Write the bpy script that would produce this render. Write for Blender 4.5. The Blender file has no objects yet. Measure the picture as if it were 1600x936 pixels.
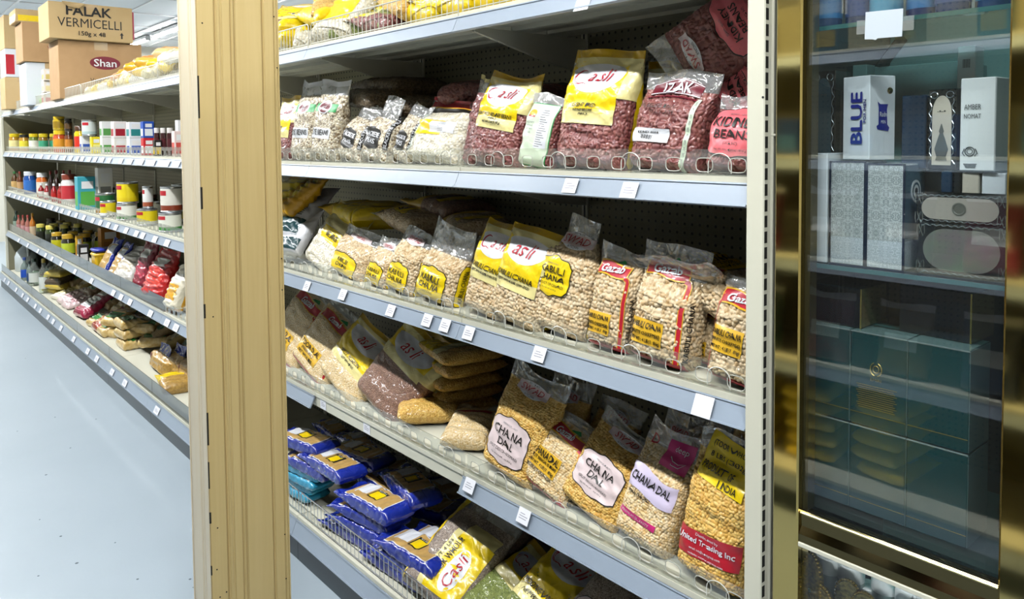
import bpy, math, random
import numpy as np
from mathutils import Matrix, Vector
R = math.radians
PI = math.pi
scene = bpy.context.scene
COL = scene.collection
rng = random.Random(7)

# ------------------------------------------------------------------ camera
F_PX, CX, PY = 1200.0, 800.0, 275.8
YAW, PIT, ROL = R(49.22343), R(2.70314), R(0.47817)
CAM = np.array([0.782204, -1.263597, 1.52])
_f = np.array([-math.sin(YAW)*math.cos(PIT), math.cos(YAW)*math.cos(PIT), -math.sin(PIT)])
_r = np.array([math.cos(YAW), math.sin(YAW), 0.0])
_d = np.cross(_f, _r)
_c, _s = math.cos(ROL), math.sin(ROL)
CM = np.array([_c*_r+_s*_d, -_s*_r+_c*_d, _f])          # world -> camera (right, down, forward)
cd = bpy.data.cameras.new('camera')
cam = bpy.data.objects.new('camera', cd); COL.objects.link(cam)
cam.matrix_world = Matrix(((CM[0][0], -CM[1][0], -CM[2][0], CAM[0]), (CM[0][1], -CM[1][1], -CM[2][1], CAM[1]),
                           (CM[0][2], -CM[1][2], -CM[2][2], CAM[2]), (0, 0, 0, 1)))
cd.sensor_fit = 'HORIZONTAL'; cd.sensor_width = 36.0; cd.lens = F_PX/1600*36.0
cd.shift_y = -(468-PY)/1600.0
cd.clip_start = 0.02
scene.camera = cam

def ray(px, py): return CM.T @ np.array([(px-CX)/F_PX, (py-PY)/F_PX, 1.0])
def at_y(px, py, Y): d = ray(px, py); return CAM + d*(Y-CAM[1])/d[1]
def at_x(px, py, X): d = ray(px, py); return CAM + d*(X-CAM[0])/d[0]
def at_z(px, py, Z): d = ray(px, py); return CAM + d*(Z-CAM[2])/d[2]

# ------------------------------------------------------------------ light and exposure
EXPOSURE = 0.48
LAMP_W = 27.0
WORLD_W = 0.30
scene.view_settings.view_transform = 'Standard'
scene.view_settings.look = 'None'
scene.view_settings.gamma = 1.0
scene.view_settings.exposure = EXPOSURE
scene.view_settings.use_curve_mapping = False
try:
    scene.cycles.transparent_max_bounces = 16
    scene.cycles.max_bounces = 8
    scene.cycles.diffuse_bounces = 1
    scene.cycles.use_denoising = True
    scene.cycles.caustics_reflective = False
    scene.cycles.caustics_refractive = False
except Exception:
    pass
world = bpy.data.worlds.new('world'); scene.world = world; world.use_nodes = True
bg = world.node_tree.nodes['Background']
bg.inputs[0].default_value = (0.88, 0.95, 1.0, 1); bg.inputs[1].default_value = WORLD_W
CEIL = 3.2
LAMP_Y = (-1.18, 2.3)
LAMP_X = [1.4-1.55*k for k in range(10)]

# ------------------------------------------------------------------ materials
def lin(c):
    if isinstance(c, str):
        c = [int(c[i:i+2], 16)/255 for i in (0, 2, 4)]
        c = [x/12.92 if x <= .04045 else ((x+.055)/1.055)**2.4 for x in c]
    return (c[0], c[1], c[2], 1.0)
_M = {}
class N:
    def __init__(s, m):
        s.t = m.node_tree; s.n = s.t.nodes
    def __call__(s, ty, **kw):
        n = s.n.new(ty)
        for k, v in kw.items():
            if k.startswith('i_'):
                key = k[2:]; key = int(key) if key.isdigit() else key.replace('_', ' ')
                n.inputs[key].default_value = v
            else: setattr(n, k, v)
        return n
    def l(s, a, b): s.t.links.new(a, b)
def mat(name, col, rough=.5, metal=0., coat=0., spec=.5, bump=None, emit=0., noise=None, wrinkle=0.):
    """plain surface; bump=(scale, strength), noise=(scale, colour2, amount), wrinkle = crinkled film lacquer"""
    if name in _M: return _M[name]
    m = bpy.data.materials.new(name); m.use_nodes = True; q = N(m)
    p = q.n['Principled BSDF']
    p.inputs['Base Color'].default_value = lin(col); p.inputs['Roughness'].default_value = rough
    p.inputs['Metallic'].default_value = metal; p.inputs['Specular IOR Level'].default_value = spec
    p.inputs['Coat Weight'].default_value = coat; p.inputs['Coat Roughness'].default_value = .12
    if emit: p.inputs['Emission Color'].default_value = lin(col); p.inputs['Emission Strength'].default_value = emit
    tc = q('ShaderNodeTexCoord')
    if noise:
        nz = q('ShaderNodeTexNoise', i_Scale=noise[0], i_Detail=4.0); q.l(tc.outputs['Object'], nz.inputs['Vector'])
        mr = q('ShaderNodeMapRange'); mr.inputs[1].default_value = .35; mr.inputs[2].default_value = .7; mr.inputs[4].default_value = noise[2]
        q.l(nz.outputs['Fac'], mr.inputs[0])
        mx = q('ShaderNodeMix', data_type='RGBA'); mx.inputs[6].default_value = lin(col); mx.inputs[7].default_value = lin(noise[1])
        q.l(mr.outputs[0], mx.inputs[0]); q.l(mx.outputs[2], p.inputs['Base Color'])
    if bump:
        nz = q('ShaderNodeTexNoise', i_Scale=bump[0], i_Detail=3.0); q.l(tc.outputs['Object'], nz.inputs['Vector'])
        b = q('ShaderNodeBump', i_Strength=bump[1], i_Distance=.004); q.l(nz.outputs['Fac'], b.inputs['Height']); q.l(b.outputs[0], p.inputs['Normal'])
    if wrinkle:
        h = crease(q, tc); b = q('ShaderNodeBump', i_Strength=wrinkle, i_Distance=.006); q.l(h, b.inputs['Height'])
        q.l(b.outputs[0], p.inputs['Normal']); q.l(b.outputs[0], p.inputs['Coat Normal'])
    _M[name] = m; return m
def crease(q, tc, s1=11., s2=27.):
    """crumpled film: sharp ridges where two noises cross their middle value"""
    out = None
    for sc_, k in ((s1, 1.0), (s2, .45)):
        a = q('ShaderNodeTexNoise', i_Scale=sc_, i_Detail=1.0, i_Distortion=.7); q.l(tc.outputs['Object'], a.inputs['Vector'])
        b = q('ShaderNodeMath', operation='SUBTRACT', i_1=.5); q.l(a.outputs['Fac'], b.inputs[0])
        c = q('ShaderNodeMath', operation='ABSOLUTE'); q.l(b.outputs[0], c.inputs[0])
        d = q('ShaderNodeMath', operation='MULTIPLY_ADD', i_1=-4.*k); q.l(c.outputs[0], d.inputs[0])
        if out: q.l(out, d.inputs[2])
        else: d.inputs[2].default_value = 0.
        out = d.outputs[0]
    return out
def grain(name, stops, scale=None, coat=.7, bump=.9):
    """loose grain seen through film; stops are the colours single grains take.  scale None: grains are geometry with a 'grain' attribute"""
    if name in _M: return _M[name]
    m = bpy.data.materials.new(name); m.use_nodes = True; q = N(m); p = q.n['Principled BSDF']
    tc = q('ShaderNodeTexCoord'); rp = q('ShaderNodeValToRGB')
    el = rp.color_ramp.elements
    while len(el) < len(stops): el.new(.5)
    for i, c in enumerate(stops): el[i].position = i/(len(stops)-1); el[i].color = lin(c)
    if scale is None:
        at = q('ShaderNodeAttribute', attribute_name='grain'); q.l(at.outputs['Fac'], rp.inputs[0])
    else:
        v = q('ShaderNodeTexVoronoi', i_Scale=scale); q.l(tc.outputs['Object'], v.inputs['Vector'])
        q.l(v.outputs['Color'], rp.inputs[0])
        iv = q('ShaderNodeMath', operation='MULTIPLY', i_1=-1.0); q.l(v.outputs['Distance'], iv.inputs[0])
        b = q('ShaderNodeBump', i_Strength=bump, i_Distance=.6/scale); q.l(iv.outputs[0], b.inputs['Height']); q.l(b.outputs[0], p.inputs['Normal'])
    q.l(rp.outputs[0], p.inputs['Base Color'])
    p.inputs['Roughness'].default_value = .55
    p.inputs['Coat Weight'].default_value = coat; p.inputs['Coat Roughness'].default_value = .13
    h = crease(q, tc); cb = q('ShaderNodeBump', i_Strength=.8, i_Distance=.010); q.l(h, cb.inputs['Height']); q.l(cb.outputs[0], p.inputs['Coat Normal'])
    _M[name] = m; return m
def film(name, tint=(.96, .97, .97), white=.2, gloss=.16):
    if name in _M: return _M[name]
    m = bpy.data.materials.new(name); m.use_nodes = True; q = N(m)
    out = q.n['Material Output']; q.n.remove(q.n['Principled BSDF'])
    tc = q('ShaderNodeTexCoord'); h = crease(q, tc)
    b = q('ShaderNodeBump', i_Strength=.8, i_Distance=.010); q.l(h, b.inputs['Height'])
    tr = q('ShaderNodeBsdfTransparent'); tr.inputs[0].default_value = (*tint, 1)
    df = q('ShaderNodeBsdfDiffuse'); df.inputs[0].default_value = (.85, .86, .86, 1)
    gl = q('ShaderNodeBsdfGlossy'); gl.inputs['Roughness'].default_value = .12; q.l(b.outputs[0], gl.inputs['Normal'])
    m1 = q('ShaderNodeMixShader'); m1.inputs[0].default_value = white; q.l(tr.outputs[0], m1.inputs[1]); q.l(df.outputs[0], m1.inputs[2])
    fr = q('ShaderNodeLayerWeight', i_Blend=.35); q.l(b.outputs[0], fr.inputs['Normal'])
    mu = q('ShaderNodeMath', operation='MULTIPLY_ADD', i_1=.5, i_2=gloss); q.l(fr.outputs['Fresnel'], mu.inputs[0])
    m2 = q('ShaderNodeMixShader'); q.l(mu.outputs[0], m2.inputs[0]); q.l(m1.outputs[0], m2.inputs[1]); q.l(gl.outputs[0], m2.inputs[2])
    q.l(m2.outputs[0], out.inputs[0]); _M[name] = m; return m
def clear(name, tint=(.93, .95, .94), white=.05, ior=1.5, rough=.02):
    """clear sheet plastic or pane glass"""
    if name in _M: return _M[name]
    m = bpy.data.materials.new(name); m.use_nodes = True; q = N(m)
    out = q.n['Material Output']; q.n.remove(q.n['Principled BSDF'])
    tr = q('ShaderNodeBsdfTransparent'); tr.inputs[0].default_value = (*tint, 1)
    df = q('ShaderNodeBsdfDiffuse'); df.inputs[0].default_value = (.8, .82, .8, 1)
    gl = q('ShaderNodeBsdfGlossy'); gl.inputs['Roughness'].default_value = rough
    m1 = q('ShaderNodeMixShader'); m1.inputs[0].default_value = white; q.l(tr.outputs[0], m1.inputs[1]); q.l(df.outputs[0], m1.inputs[2])
    lw = q('ShaderNodeLayerWeight', i_Blend=.5); pw = q('ShaderNodeMath', operation='POWER', i_1=4.0); q.l(lw.outputs['Facing'], pw.inputs[0])
    f0 = ((ior-1)/(ior+1))**2; fr = q('ShaderNodeMath', operation='MULTIPLY_ADD', i_1=1-f0, i_2=f0); q.l(pw.outputs[0], fr.inputs[0])
    m2 = q('ShaderNodeMixShader'); q.l(fr.outputs[0], m2.inputs[0]); q.l(m1.outputs[0], m2.inputs[1]); q.l(gl.outputs[0], m2.inputs[2])
    q.l(m2.outputs[0], out.inputs[0]); _M[name] = m; return m

# ------------------------------------------------------------------ mesh building
class MB:
    def __init__(s): s.v = []; s.f = []; s.m = []; s.mats = []
    def mi(s, m):
        if m not in s.mats: s.mats.append(m)
        return s.mats.index(m)
    def add(s, vs, fs, m):
        o = len(s.v); k = s.mi(m)
        s.v.extend([tuple(float(c) for c in v) for v in vs])
        for f in fs: s.f.append(tuple(i+o for i in f)); s.m.append(k)
        return s
    def box(s, m, x0, x1, y0, y1, z0, z1, bev=0.0):
        if bev <= 0:
            vs = [(x, y, z) for x in (x0, x1) for y in (y0, y1) for z in (z0, z1)]
            return s.add(vs, [(0, 1, 3, 2), (4, 6, 7, 5), (0, 4, 5, 1), (2, 3, 7, 6), (0, 2, 6, 4), (1, 5, 7, 3)], m)
        b = min(bev, (x1-x0)*.45, (y1-y0)*.45, (z1-z0)*.45)
        vs = []; idx = {}
        for ix, x in ((0, x0), (1, x1)):
            for iy, y in ((0, y0), (1, y1)):
                for iz, z in ((0, z0), (1, z1)):
                    sx, sy, sz = (1-2*ix)*b, (1-2*iy)*b, (1-2*iz)*b
                    for a, pt in enumerate(((x, y+sy, z+sz), (x+sx, y, z+sz), (x+sx, y+sy, z))):
                        idx[(ix, iy, iz, a)] = len(vs); vs.append(pt)
        I = lambda *k: idx[k]
        fs = []
        for i in (0, 1):
            q = [I(i, 0, 0, 0), I(i, 0, 1, 0), I(i, 1, 1, 0), I(i, 1, 0, 0)]; fs.append(q if i == 0 else q[::-1])
            q = [I(0, i, 0, 1), I(1, i, 0, 1), I(1, i, 1, 1), I(0, i, 1, 1)]; fs.append(q if i == 0 else q[::-1])
            q = [I(0, 0, i, 2), I(0, 1, i, 2), I(1, 1, i, 2), I(1, 0, i, 2)]; fs.append(q if i == 0 else q[::-1])
        for i in (0, 1):
            for j in (0, 1):
                for q, par in (([I(i, j, 0, 0), I(i, j, 0, 1), I(i, j, 1, 1), I(i, j, 1, 0)], i == j),
                               ([I(i, 0, j, 0), I(i, 1, j, 0), I(i, 1, j, 2), I(i, 0, j, 2)], i == j),
                               ([I(0, i, j, 1), I(0, i, j, 2), I(1, i, j, 2), I(1, i, j, 1)], i == j)):
                    fs.append(q if par else q[::-1])
                for k in (0, 1):
                    q = [I(i, j, k, 0), I(i, j, k, 1), I(i, j, k, 2)]; fs.append(q if (i+j+k) % 2 else q[::-1])
        return s.add(vs, fs, m)
    def prism(s, m, pts, axis, a, b):
        """closed outline pts in the plane across axis, extruded from a to b"""
        n = len(pts)
        def P(p, t): return (t, p[0], p[1]) if axis == 'x' else (p[0], t, p[1]) if axis == 'y' else (p[0], p[1], t)
        vs = [P(p, a) for p in pts]+[P(p, b) for p in pts]
        fs = [tuple(range(n))[::-1], tuple(range(n, 2*n))]+[(i, (i+1) % n, n+(i+1) % n, n+i) for i in range(n)]
        return s.add(vs, fs, m)
    def lathe(s, m, prof, n=20, c=(0, 0, 0), axis='z', mats=None):
        vs = []; fs = []; k = len(prof)
        for i in range(n):
            a = 2*PI*i/n
            for r, z in prof:
                p = (r*math.cos(a), r*math.sin(a), z)
                if axis == 'y': p = (p[0], p[2], p[1])
                if axis == 'x': p = (p[2], p[0], p[1])
                vs.append((p[0]+c[0], p[1]+c[1], p[2]+c[2]))
        for j in range(k-1):
            seg = [(i*k+j, ((i+1) % n)*k+j, ((i+1) % n)*k+j+1, i*k+j+1) for i in range(n)]
            if mats: s.add([], [], mats[j])
            fs.append((seg, mats[j] if mats else m))
        o = len(s.v); s.v.extend(vs)
        for seg, mm in fs:
            kk = s.mi(mm)
            for f in seg: s.f.append(tuple(i+o for i in f)); s.m.append(kk)
        return s
    def cyl(s, m, r, z0, z1, n=18, c=(0, 0, 0)):
        return s.lathe(m, [(0, z0), (r, z0), (r, z1), (0, z1)], n, c)
    def tube(s, m, pts, r, n=6, closed=False):
        pts = [Vector(p) for p in pts]; vs = []; k = len(pts)
        for i, p in enumerate(pts):
            t = (pts[(i+1) % k]-pts[i-1]) if closed else (pts[min(i+1, k-1)]-pts[max(i-1, 0)])
            t.normalize(); up = Vector((0, 0, 1)) if abs(t.z) < .9 else Vector((1, 0, 0))
            a = t.cross(up).normalized(); b = t.cross(a)
            for j in range(n):
                w = 2*PI*j/n; vs.append(p+a*(r*math.cos(w))+b*(r*math.sin(w)))
        fs = [(i*n+j, i*n+(j+1) % n, ((i+1) % k)*n+(j+1) % n, ((i+1) % k)*n+j) for i in range(k if closed else k-1) for j in range(n)]
        if not closed: fs += [tuple(range(n))[::-1], tuple(range((k-1)*n, k*n))]
        return s.add(vs, fs, m)
    def grid(s, m, P, wrap=False):
        nv, nu = P.shape[:2]; fs = []
        for i in range(nv-1):
            for j in range(nu if wrap else nu-1):
                fs.append((i*nu+j, i*nu+(j+1) % nu, (i+1)*nu+(j+1) % nu, (i+1)*nu+j))
        return s.add(P.reshape(-1, 3), fs, m)
def mk(name, mb, parent=None, loc=None, smooth=False):
    me = bpy.data.meshes.new(name); me.from_pydata(mb.v, [], mb.f)
    for m in mb.mats: me.materials.append(m)
    me.polygons.foreach_set('material_index', mb.m)
    if smooth: me.polygons.foreach_set('use_smooth', [True]*len(me.polygons)); 
    me.update()
    if smooth:
        try: me.set_sharp_from_angle(angle=R(40))
        except Exception: pass
    o = bpy.data.objects.new(name, me); COL.objects.link(o)
    if parent: o.parent = parent
    if loc is not None: o.location = loc
    return o
def tag(o, label, cat=None, group=None, kind=None):
    if label: o['label'] = label
    if cat: o['category'] = cat
    if group: o['group'] = group
    if kind: o['kind'] = kind
    return o
def thing(name, label, cat, loc=(0, 0, 0), rot=(0, 0, 0), group=None):
    o = bpy.data.objects.new(name, None); COL.objects.link(o); o.empty_display_size = .02
    o.location = loc; o.rotation_euler = rot
    return tag(o, label, cat, group)
KIDS = {}
def copy_tree(o, loc=None, rot=None, label=None, group=None):
    c = o.copy(); COL.objects.link(c)
    if loc is not None: c.location = loc
    if rot is not None: c.rotation_euler = rot
    if label: c['label'] = label
    if group: c['group'] = group
    for ch in o.children:
        d = ch.copy(); COL.objects.link(d); d.parent = c
        for g in ch.children:
            e = g.copy(); COL.objects.link(e); e.parent = d
    return c
def structure(name, mb, label, **k): return tag(mk(name, mb, **k), label, None, None, 'structure')

# ------------------------------------------------------------------ lettering
_G = {}
def glyphs(text, shear=0., bold=0.):
    key = (text, shear, bold)
    if key not in _G:
        cu = bpy.data.curves.new('lettering', 'FONT'); cu.body = text; cu.size = 1; cu.shear = shear; cu.resolution_u = 2
        ob = bpy.data.objects.new('lettering', cu); COL.objects.link(ob)
        dg = bpy.context.evaluated_depsgraph_get(); me = ob.evaluated_get(dg).to_mesh()
        v = np.array([p.co[:2] for p in me.vertices]); f = [tuple(p.vertices) for p in me.polygons]
        ob.evaluated_get(dg).to_mesh_clear(); COL.objects.unlink(ob); bpy.data.objects.remove(ob); bpy.data.curves.remove(cu)
        lay = [0]*len(v)
        if bold > 0:                                    # heavier strokes: the outline laid down five times, slightly apart
            n = len(v); f = [tuple(i+n*k for i in p) for k in range(5) for p in f]; b_ = bold*.8
            lay = [k for k in range(5) for _ in range(n)]
            v = np.concatenate([v+np.array(d) for d in ((0, 0), (b_, 0), (-b_, 0), (0, b_), (0, -b_))])
        vl = [tuple(p) for p in v]; todo = [t_ for p in f for t_ in [(p[0], p[i], p[i+1]) for i in range(1, len(p)-1)]]; f = []
        while todo:                                     # short triangles, so that letters follow a curved bag
            t_ = todo.pop(); e = [math.dist(vl[t_[i]], vl[t_[(i+1) % 3]]) for i in range(3)]; k = e.index(max(e))
            if e[k] < .3 or len(f) > 6000: f.append(t_); continue
            a, b, c = t_[k], t_[(k+1) % 3], t_[(k+2) % 3]; vl.append(((vl[a][0]+vl[b][0])/2, (vl[a][1]+vl[b][1])/2)); lay.append(lay[a]); n = len(vl)-1
            todo += [(a, n, c), (n, b, c)]
        v = np.array(vl)
        mn, mx = v.min(0), v.max(0)
        _G[key] = ((v-mn)/np.maximum(mx-mn, 1e-6), f, (mx[0]-mn[0])/max(mx[1]-mn[1], 1e-6), np.array(lay)*.00018)
    return _G[key]
def fit(w, h, asp):
    """letters keep their shape inside the box: never stretched, squeezed to two thirds at most"""
    nw = asp*h
    if nw < w: return min(w, nw*1.12), h
    if nw*.66 > w: h = w/(asp*.66)
    return w, h
def flat_text(mb, m, text, x0, x1, z0, z1, to3d, shear=0., bold=0., rot=0.):
    v, f, asp, lay = glyphs(text, shear, bold)
    w, h = fit(x1-x0, z1-z0, asp); cx, cz = (x0+x1)/2, (z0+z1)/2; c, s = math.cos(R(rot)), math.sin(R(rot))
    pts = []
    for (a, b), e in zip(v, lay):
        dx, dz = (a-.5)*w, (b-.5)*h
        pts.append(to3d(cx+dx*c-dz*s, cz+dx*s+dz*c, float(e)))
    return mb.add(pts, f, m)
# ------------------------------------------------------------------ the room
M_floor = mat('painted concrete floor', 'a6b3bc', .38, spec=.4, noise=(1.3, '99a7b0', .5), bump=(9., .05))
M_ceil = mat('ceiling tile', 'eef1f2', .9, bump=(160., .15))
M_rail_w = mat('ceiling grid bar', 'f4f6f7', .5)
M_wall = mat('cream wall paint', 'd9d7c8', .8)
XL, XR, YF, YB = -13.5, 3.0, -4.5, 4.6
structure('floor', MB().box(M_floor, XL, XR, YF, YB, -.1, 0), 'pale blue-grey painted concrete floor of the aisle')
structure('ceiling', MB().box(M_ceil, XL, XR, YF, YB, CEIL, CEIL+.1), 'white tiled ceiling of the shop')
g = MB()
x = XL
while x < XR: g.box(M_rail_w, x-.012, x+.012, YF, YB, CEIL-.012, CEIL-.0005); x += 1.2
y = YF
while y < YB: g.box(M_rail_w, XL, XR, y-.012, y+.012, CEIL-.013, CEIL-.0006); y += .6
structure('trim_1', g, 'white grid bars between the ceiling tiles')
structure('wall_left', MB().box(M_wall, XL-.1, XL, YF, YB, 0, CEIL), 'cream end wall past the shelving')
structure('wall_right', MB().box(M_wall, XR, XR+.1, YF, YB, 0, CEIL), 'cream wall past the display cabinet')
structure('wall_back', MB().box(M_wall, XL, XR, YB, YB+.1, 0, CEIL), 'cream wall behind the shelving run')
structure('wall_front', MB().box(M_wall, XL, XR, YF-.1, YF, 0, CEIL), 'cream wall behind the camera')
# specks of dirt on the floor
M_speck = mat('dirt speck', '5d6870', .8)
sp = MB()
for px, py in ((86, 652), (27, 674), (72, 742), (62, 812), (95, 838), (110, 700), (158, 560), (297, 905), (302, 918), (150, 655), (40, 560), (180, 848), (215, 905), (120, 880), (303, 820), (60, 900)):
    p = at_z(px, py, 0); r_ = rng.uniform(.003, .007)
    sp.lathe(M_speck, [(0, .0012), (r_*.7, .0009), (r_, 0.0002)], 7, (p[0], p[1], 0))
tag(mk('floor_specks', sp), 'small dark dirt specks scattered over the grey floor', 'dirt', None, 'stuff')

# fluorescent battens on the ceiling
M_tube = mat('lit fluorescent tube', 'ffffff', .4, emit=30.0)
M_bat = mat('white lamp batten', 'e9ecee', .4)
def lamp_proto():
    t = thing('ceiling_lamp', 'white fluorescent batten lamp on the tiled ceiling', 'lamp', group='fluorescent lamps on the ceiling')
    mk('batten', MB().box(M_bat, -.62, .62, -.035, .035, -.05, -.001, .006), t)
    for yy in (-.02, .02): mk('tube', MB().lathe(M_tube, [(0, -.595), (.013, -.595), (.013, .595), (0, .595)], 12, (0, yy, -.064), 'x'), t, smooth=True)
    for sx in (-1, 1): mk('end_cap', MB().box(M_bat, min(sx*.62, sx*.595), max(sx*.62, sx*.595), -.036, .036, -.08, -.04, .003), t)
    return t
lp = lamp_proto(); first = True
for yy in LAMP_Y:
    for xx in LAMP_X:
        o = lp if first else copy_tree(lp); first = False
        o.location = (xx, yy, CEIL-.013)
        ld = bpy.data.lights.new('tube_light', 'AREA'); ld.shape = 'RECTANGLE'; ld.size = 1.2; ld.size_y = .07
        ld.energy = LAMP_W; ld.color = (.96, .985, 1.0)
        lo = bpy.data.objects.new('tube_light', ld); COL.objects.link(lo); lo.location = (xx, yy, CEIL-.1)
# ------------------------------------------------------------------ shelving run
M_shelf = mat('cream powder-coated steel', 'dbd9c6', .42, spec=.4)
M_back = None
def perforated(name, col):
    m = bpy.data.materials.new(name); m.use_nodes = True; q = N(m); p = q.n['Principled BSDF']
    tc = q('ShaderNodeTexCoord'); sx = q('ShaderNodeSeparateXYZ'); q.l(tc.outputs['Object'], sx.inputs[0])
    def cell(o):
        a = q('ShaderNodeMath', operation='MULTIPLY', i_1=1/.0254); q.l(o, a.inputs[0])
        b = q('ShaderNodeMath', operation='FRACT'); q.l(a.outputs[0], b.inputs[0])
        c = q('ShaderNodeMath', operation='SUBTRACT', i_1=.5); q.l(b.outputs[0], c.inputs[0])
        d = q('ShaderNodeMath', operation='MULTIPLY'); q.l(c.outputs[0], d.inputs[0]); q.l(c.outputs[0], d.inputs[1]); return d.outputs[0]
    e = q('ShaderNodeMath', operation='ADD'); q.l(cell(sx.outputs[0]), e.inputs[0]); q.l(cell(sx.outputs[2]), e.inputs[1])
    f = q('ShaderNodeMath', operation='LESS_THAN', i_1=.026); q.l(e.outputs[0], f.inputs[0])
    mx = q('ShaderNodeMix', data_type='RGBA'); mx.inputs[6].default_value = lin(col); mx.inputs[7].default_value = (.004, .004, .004, 1)
    q.l(f.outputs[0], mx.inputs[0]); q.l(mx.outputs[2], p.inputs['Base Color']); p.inputs['Roughness'].default_value = .5
    return m
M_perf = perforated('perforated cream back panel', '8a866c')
M_rail = mat('pale blue-grey price rail plastic', '98a5b4', .3, spec=.5)
M_kick = mat('dark slate kick plate', '1f2d33', .32, spec=.5, noise=(3., '17242a', .6))
M_dark = mat('black slot', '0a0b0b', .8)
M_groove = mat('rail groove', '7e8b98', .5)
BAY = .9; NB = 10; ZS = [1.866, 1.448, 1.03, .60]; ZB = .165; DEPTH = .495
GX1 = 0.0; GX0 = -NB*BAY-.12
# uprights, back panels, end panels
BN = ['first', 'second', 'third', 'fourth', 'fifth', 'sixth', 'seventh', 'eighth', 'ninth', 'tenth']
bp0 = None
for k in range(NB):
    if k == 0:
        bp0 = thing('back_panel', '', 'shelving panel', (0, 0, 0))
        mk('perforated_sheet', MB().box(M_perf, -BAY+.012, -.012, DEPTH, DEPTH+.02, .1, 2.15), bp0)
        mk('upright', MB().box(M_shelf, -BAY-.012, -BAY+.012, DEPTH-.006, DEPTH+.03, 0, 2.2), bp0)
        mk('slot_line', MB().box(M_dark, -BAY-.003, -BAY+.003, DEPTH-.0066, DEPTH-.005, .2, 2.15), bp0)
        o = bp0
    else: o = copy_tree(bp0, (-k*BAY, 0, 0))
    o['label'] = f'perforated cream back panel behind the goods, {BN[k]} bay from the cream end post'; o['group'] = 'perforated back panels of the long run'
tag(mk('side_panel', MB().box(M_shelf, -.0012, .0, .0, DEPTH+.03, 0, 2.2)), 'plain cream side panel closing the near end of the shelving behind the end post', 'shelving panel')
fr = thing('side_panel', 'perforated cream side panel closing the far left end of the shelving', 'shelving panel', (0, 0, 0))
mk('perforated_sheet', MB().box(M_perf, GX0+.09, GX0+.11, .002, DEPTH-.008, 0, 1.866-.05), fr)
mk('upright', MB().box(M_shelf, GX0+.07, GX0+.11, -.022, .001, 0, 1.80, .003), fr)
# the tall end post nearest the camera
post = thing('end_post', 'tall cream slotted steel post between the shelving and the brass-framed cabinet', 'post', (0, 0, 0))
mk('post_body', MB().box(M_shelf, .0015, .0375, -.026, .05, 0, 2.4, .002).box(M_shelf, .0375, .0425, -.004, .05, 0, 2.4), post)
sl = MB(); z = .02
while z < 2.38:
    sl.box(M_dark, .0373, .0379, -.0235, -.0145, z, z+.021); z += .0285
mk('slot_row', sl, post)
h = at_y(1192, 152, -.0262)
mk('screw_hole', MB().lathe(M_dark, [(0, -.0005), (.0022, -.0005), (.0022, .0005)], 10, (h[0], -.0262, h[2]), 'y'), post)
h = at_x(1206, 211, .038)
mk('peg', MB().box(M_shelf, .0375, .047, h[1]-.003, h[1]+.003, h[2]-.002, h[2]+.002, .001), post)

def rail_mesh(mb, ytop, ztop, ybot, zbot, x0, x1, m=None):
    m = m or M_rail
    d = Vector((0, ybot-ytop, zbot-ztop)); n = Vector((0, d.z, -d.y)).normalized()
    if n.y > 0: n = -n
    P = lambda t, o: (ytop+d.y*t+n.y*o, ztop+d.z*t+n.z*o)
    pts = [P(0, 0), P(0, .004), P(.07, .004), P(.075, .0012), P(.91, .0012), P(.915, .0045), P(1, .0045), P(1, -.003), P(0, -.003)]
    mb.prism(m, pts, 'x', x0, x1); return mb
def shelf_proto(name):
    t = thing(name, '', 'shelf', (0, 0, 0))
    b = MB()                                             # board with folded lip and ribs below; local x from -.9 to 0, top at z 0
    b.prism(M_shelf, [(0, 0), (0, -.0125), (.004, -.0125), (.004, -.05), (.012, -.05), (.012, -.018), (.03, -.018), (.03, -.032), (.10, -.032), (.10, -.02), (.19, -.02),
                      (.19, -.034), (.21, -.034), (.21, -.02), (.33, -.02), (.33, -.03), (.42, -.03), (.42, -.018), (DEPTH-.012, -.018), (DEPTH-.012, 0)], 'x', -.8985, -.0015)
    mk('board', b, t)
    mk('price_rail', rail_mesh(MB(), -.001, -.0125, -.021, -.055, -.899, -.001), t)
    for xx in (-.896, -.004):
        k = MB()
        k.prism(M_shelf, [(.05, -.033), (.05, -.046), (.12, -.062), (.36, -.12), (DEPTH-.008, -.135), (DEPTH-.008, -.033)], 'x', xx-.0025, xx+.0025)
        mk('bracket', k, t)
    for xx in (-.7, -.2): mk('rivet_hole', MB().lathe(M_dark, [(0, -.0322), (.004, -.0322), (.004, -.0318)], 8, (xx, .065, 0)), t)
    return t
base_p = None
def base_proto():
    t = thing('base_shelf', '', 'shelf', (0, 0, 0))
    b = MB().prism(M_shelf, [(-.08, 0), (-.08, -.012), (-.074, -.012), (-.074, -.03), (DEPTH-.012, -.03), (DEPTH-.012, 0)], 'x', -.8985, -.0015)
    mk('board', b, t)
    mk('price_rail', rail_mesh(MB(), -.081, -.012, -.102, -.066, -.899, -.001), t)
    mk('kick_plate', MB().box(M_kick, -.899, -.001, -.080, -.07, -ZB+.001, -.032), t)
    return t
sp_ = shelf_proto('shelf'); bp_ = base_proto()
ORD = ['top', 'second', 'third', 'fourth']
f1 = True; f2 = True
for k in range(NB):
    for i, z in enumerate(ZS):
        o = sp_ if f1 else copy_tree(sp_); f1 = False
        o.location = (-k*BAY, 0, z)
        o['label'] = f'cream {ORD[i]} level shelf with grey price rail, {BN[k]} bay from the end post'; o['group'] = f'{ORD[i]} level shelves of the long run'
    o = bp_ if f2 else copy_tree(bp_); f2 = False
    o.location = (-k*BAY, 0, ZB)
    o['label'] = f'cream base shelf over a dark kick plate, {BN[k]} bay from the end post'; o['group'] = 'base shelves of the long run'

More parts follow.
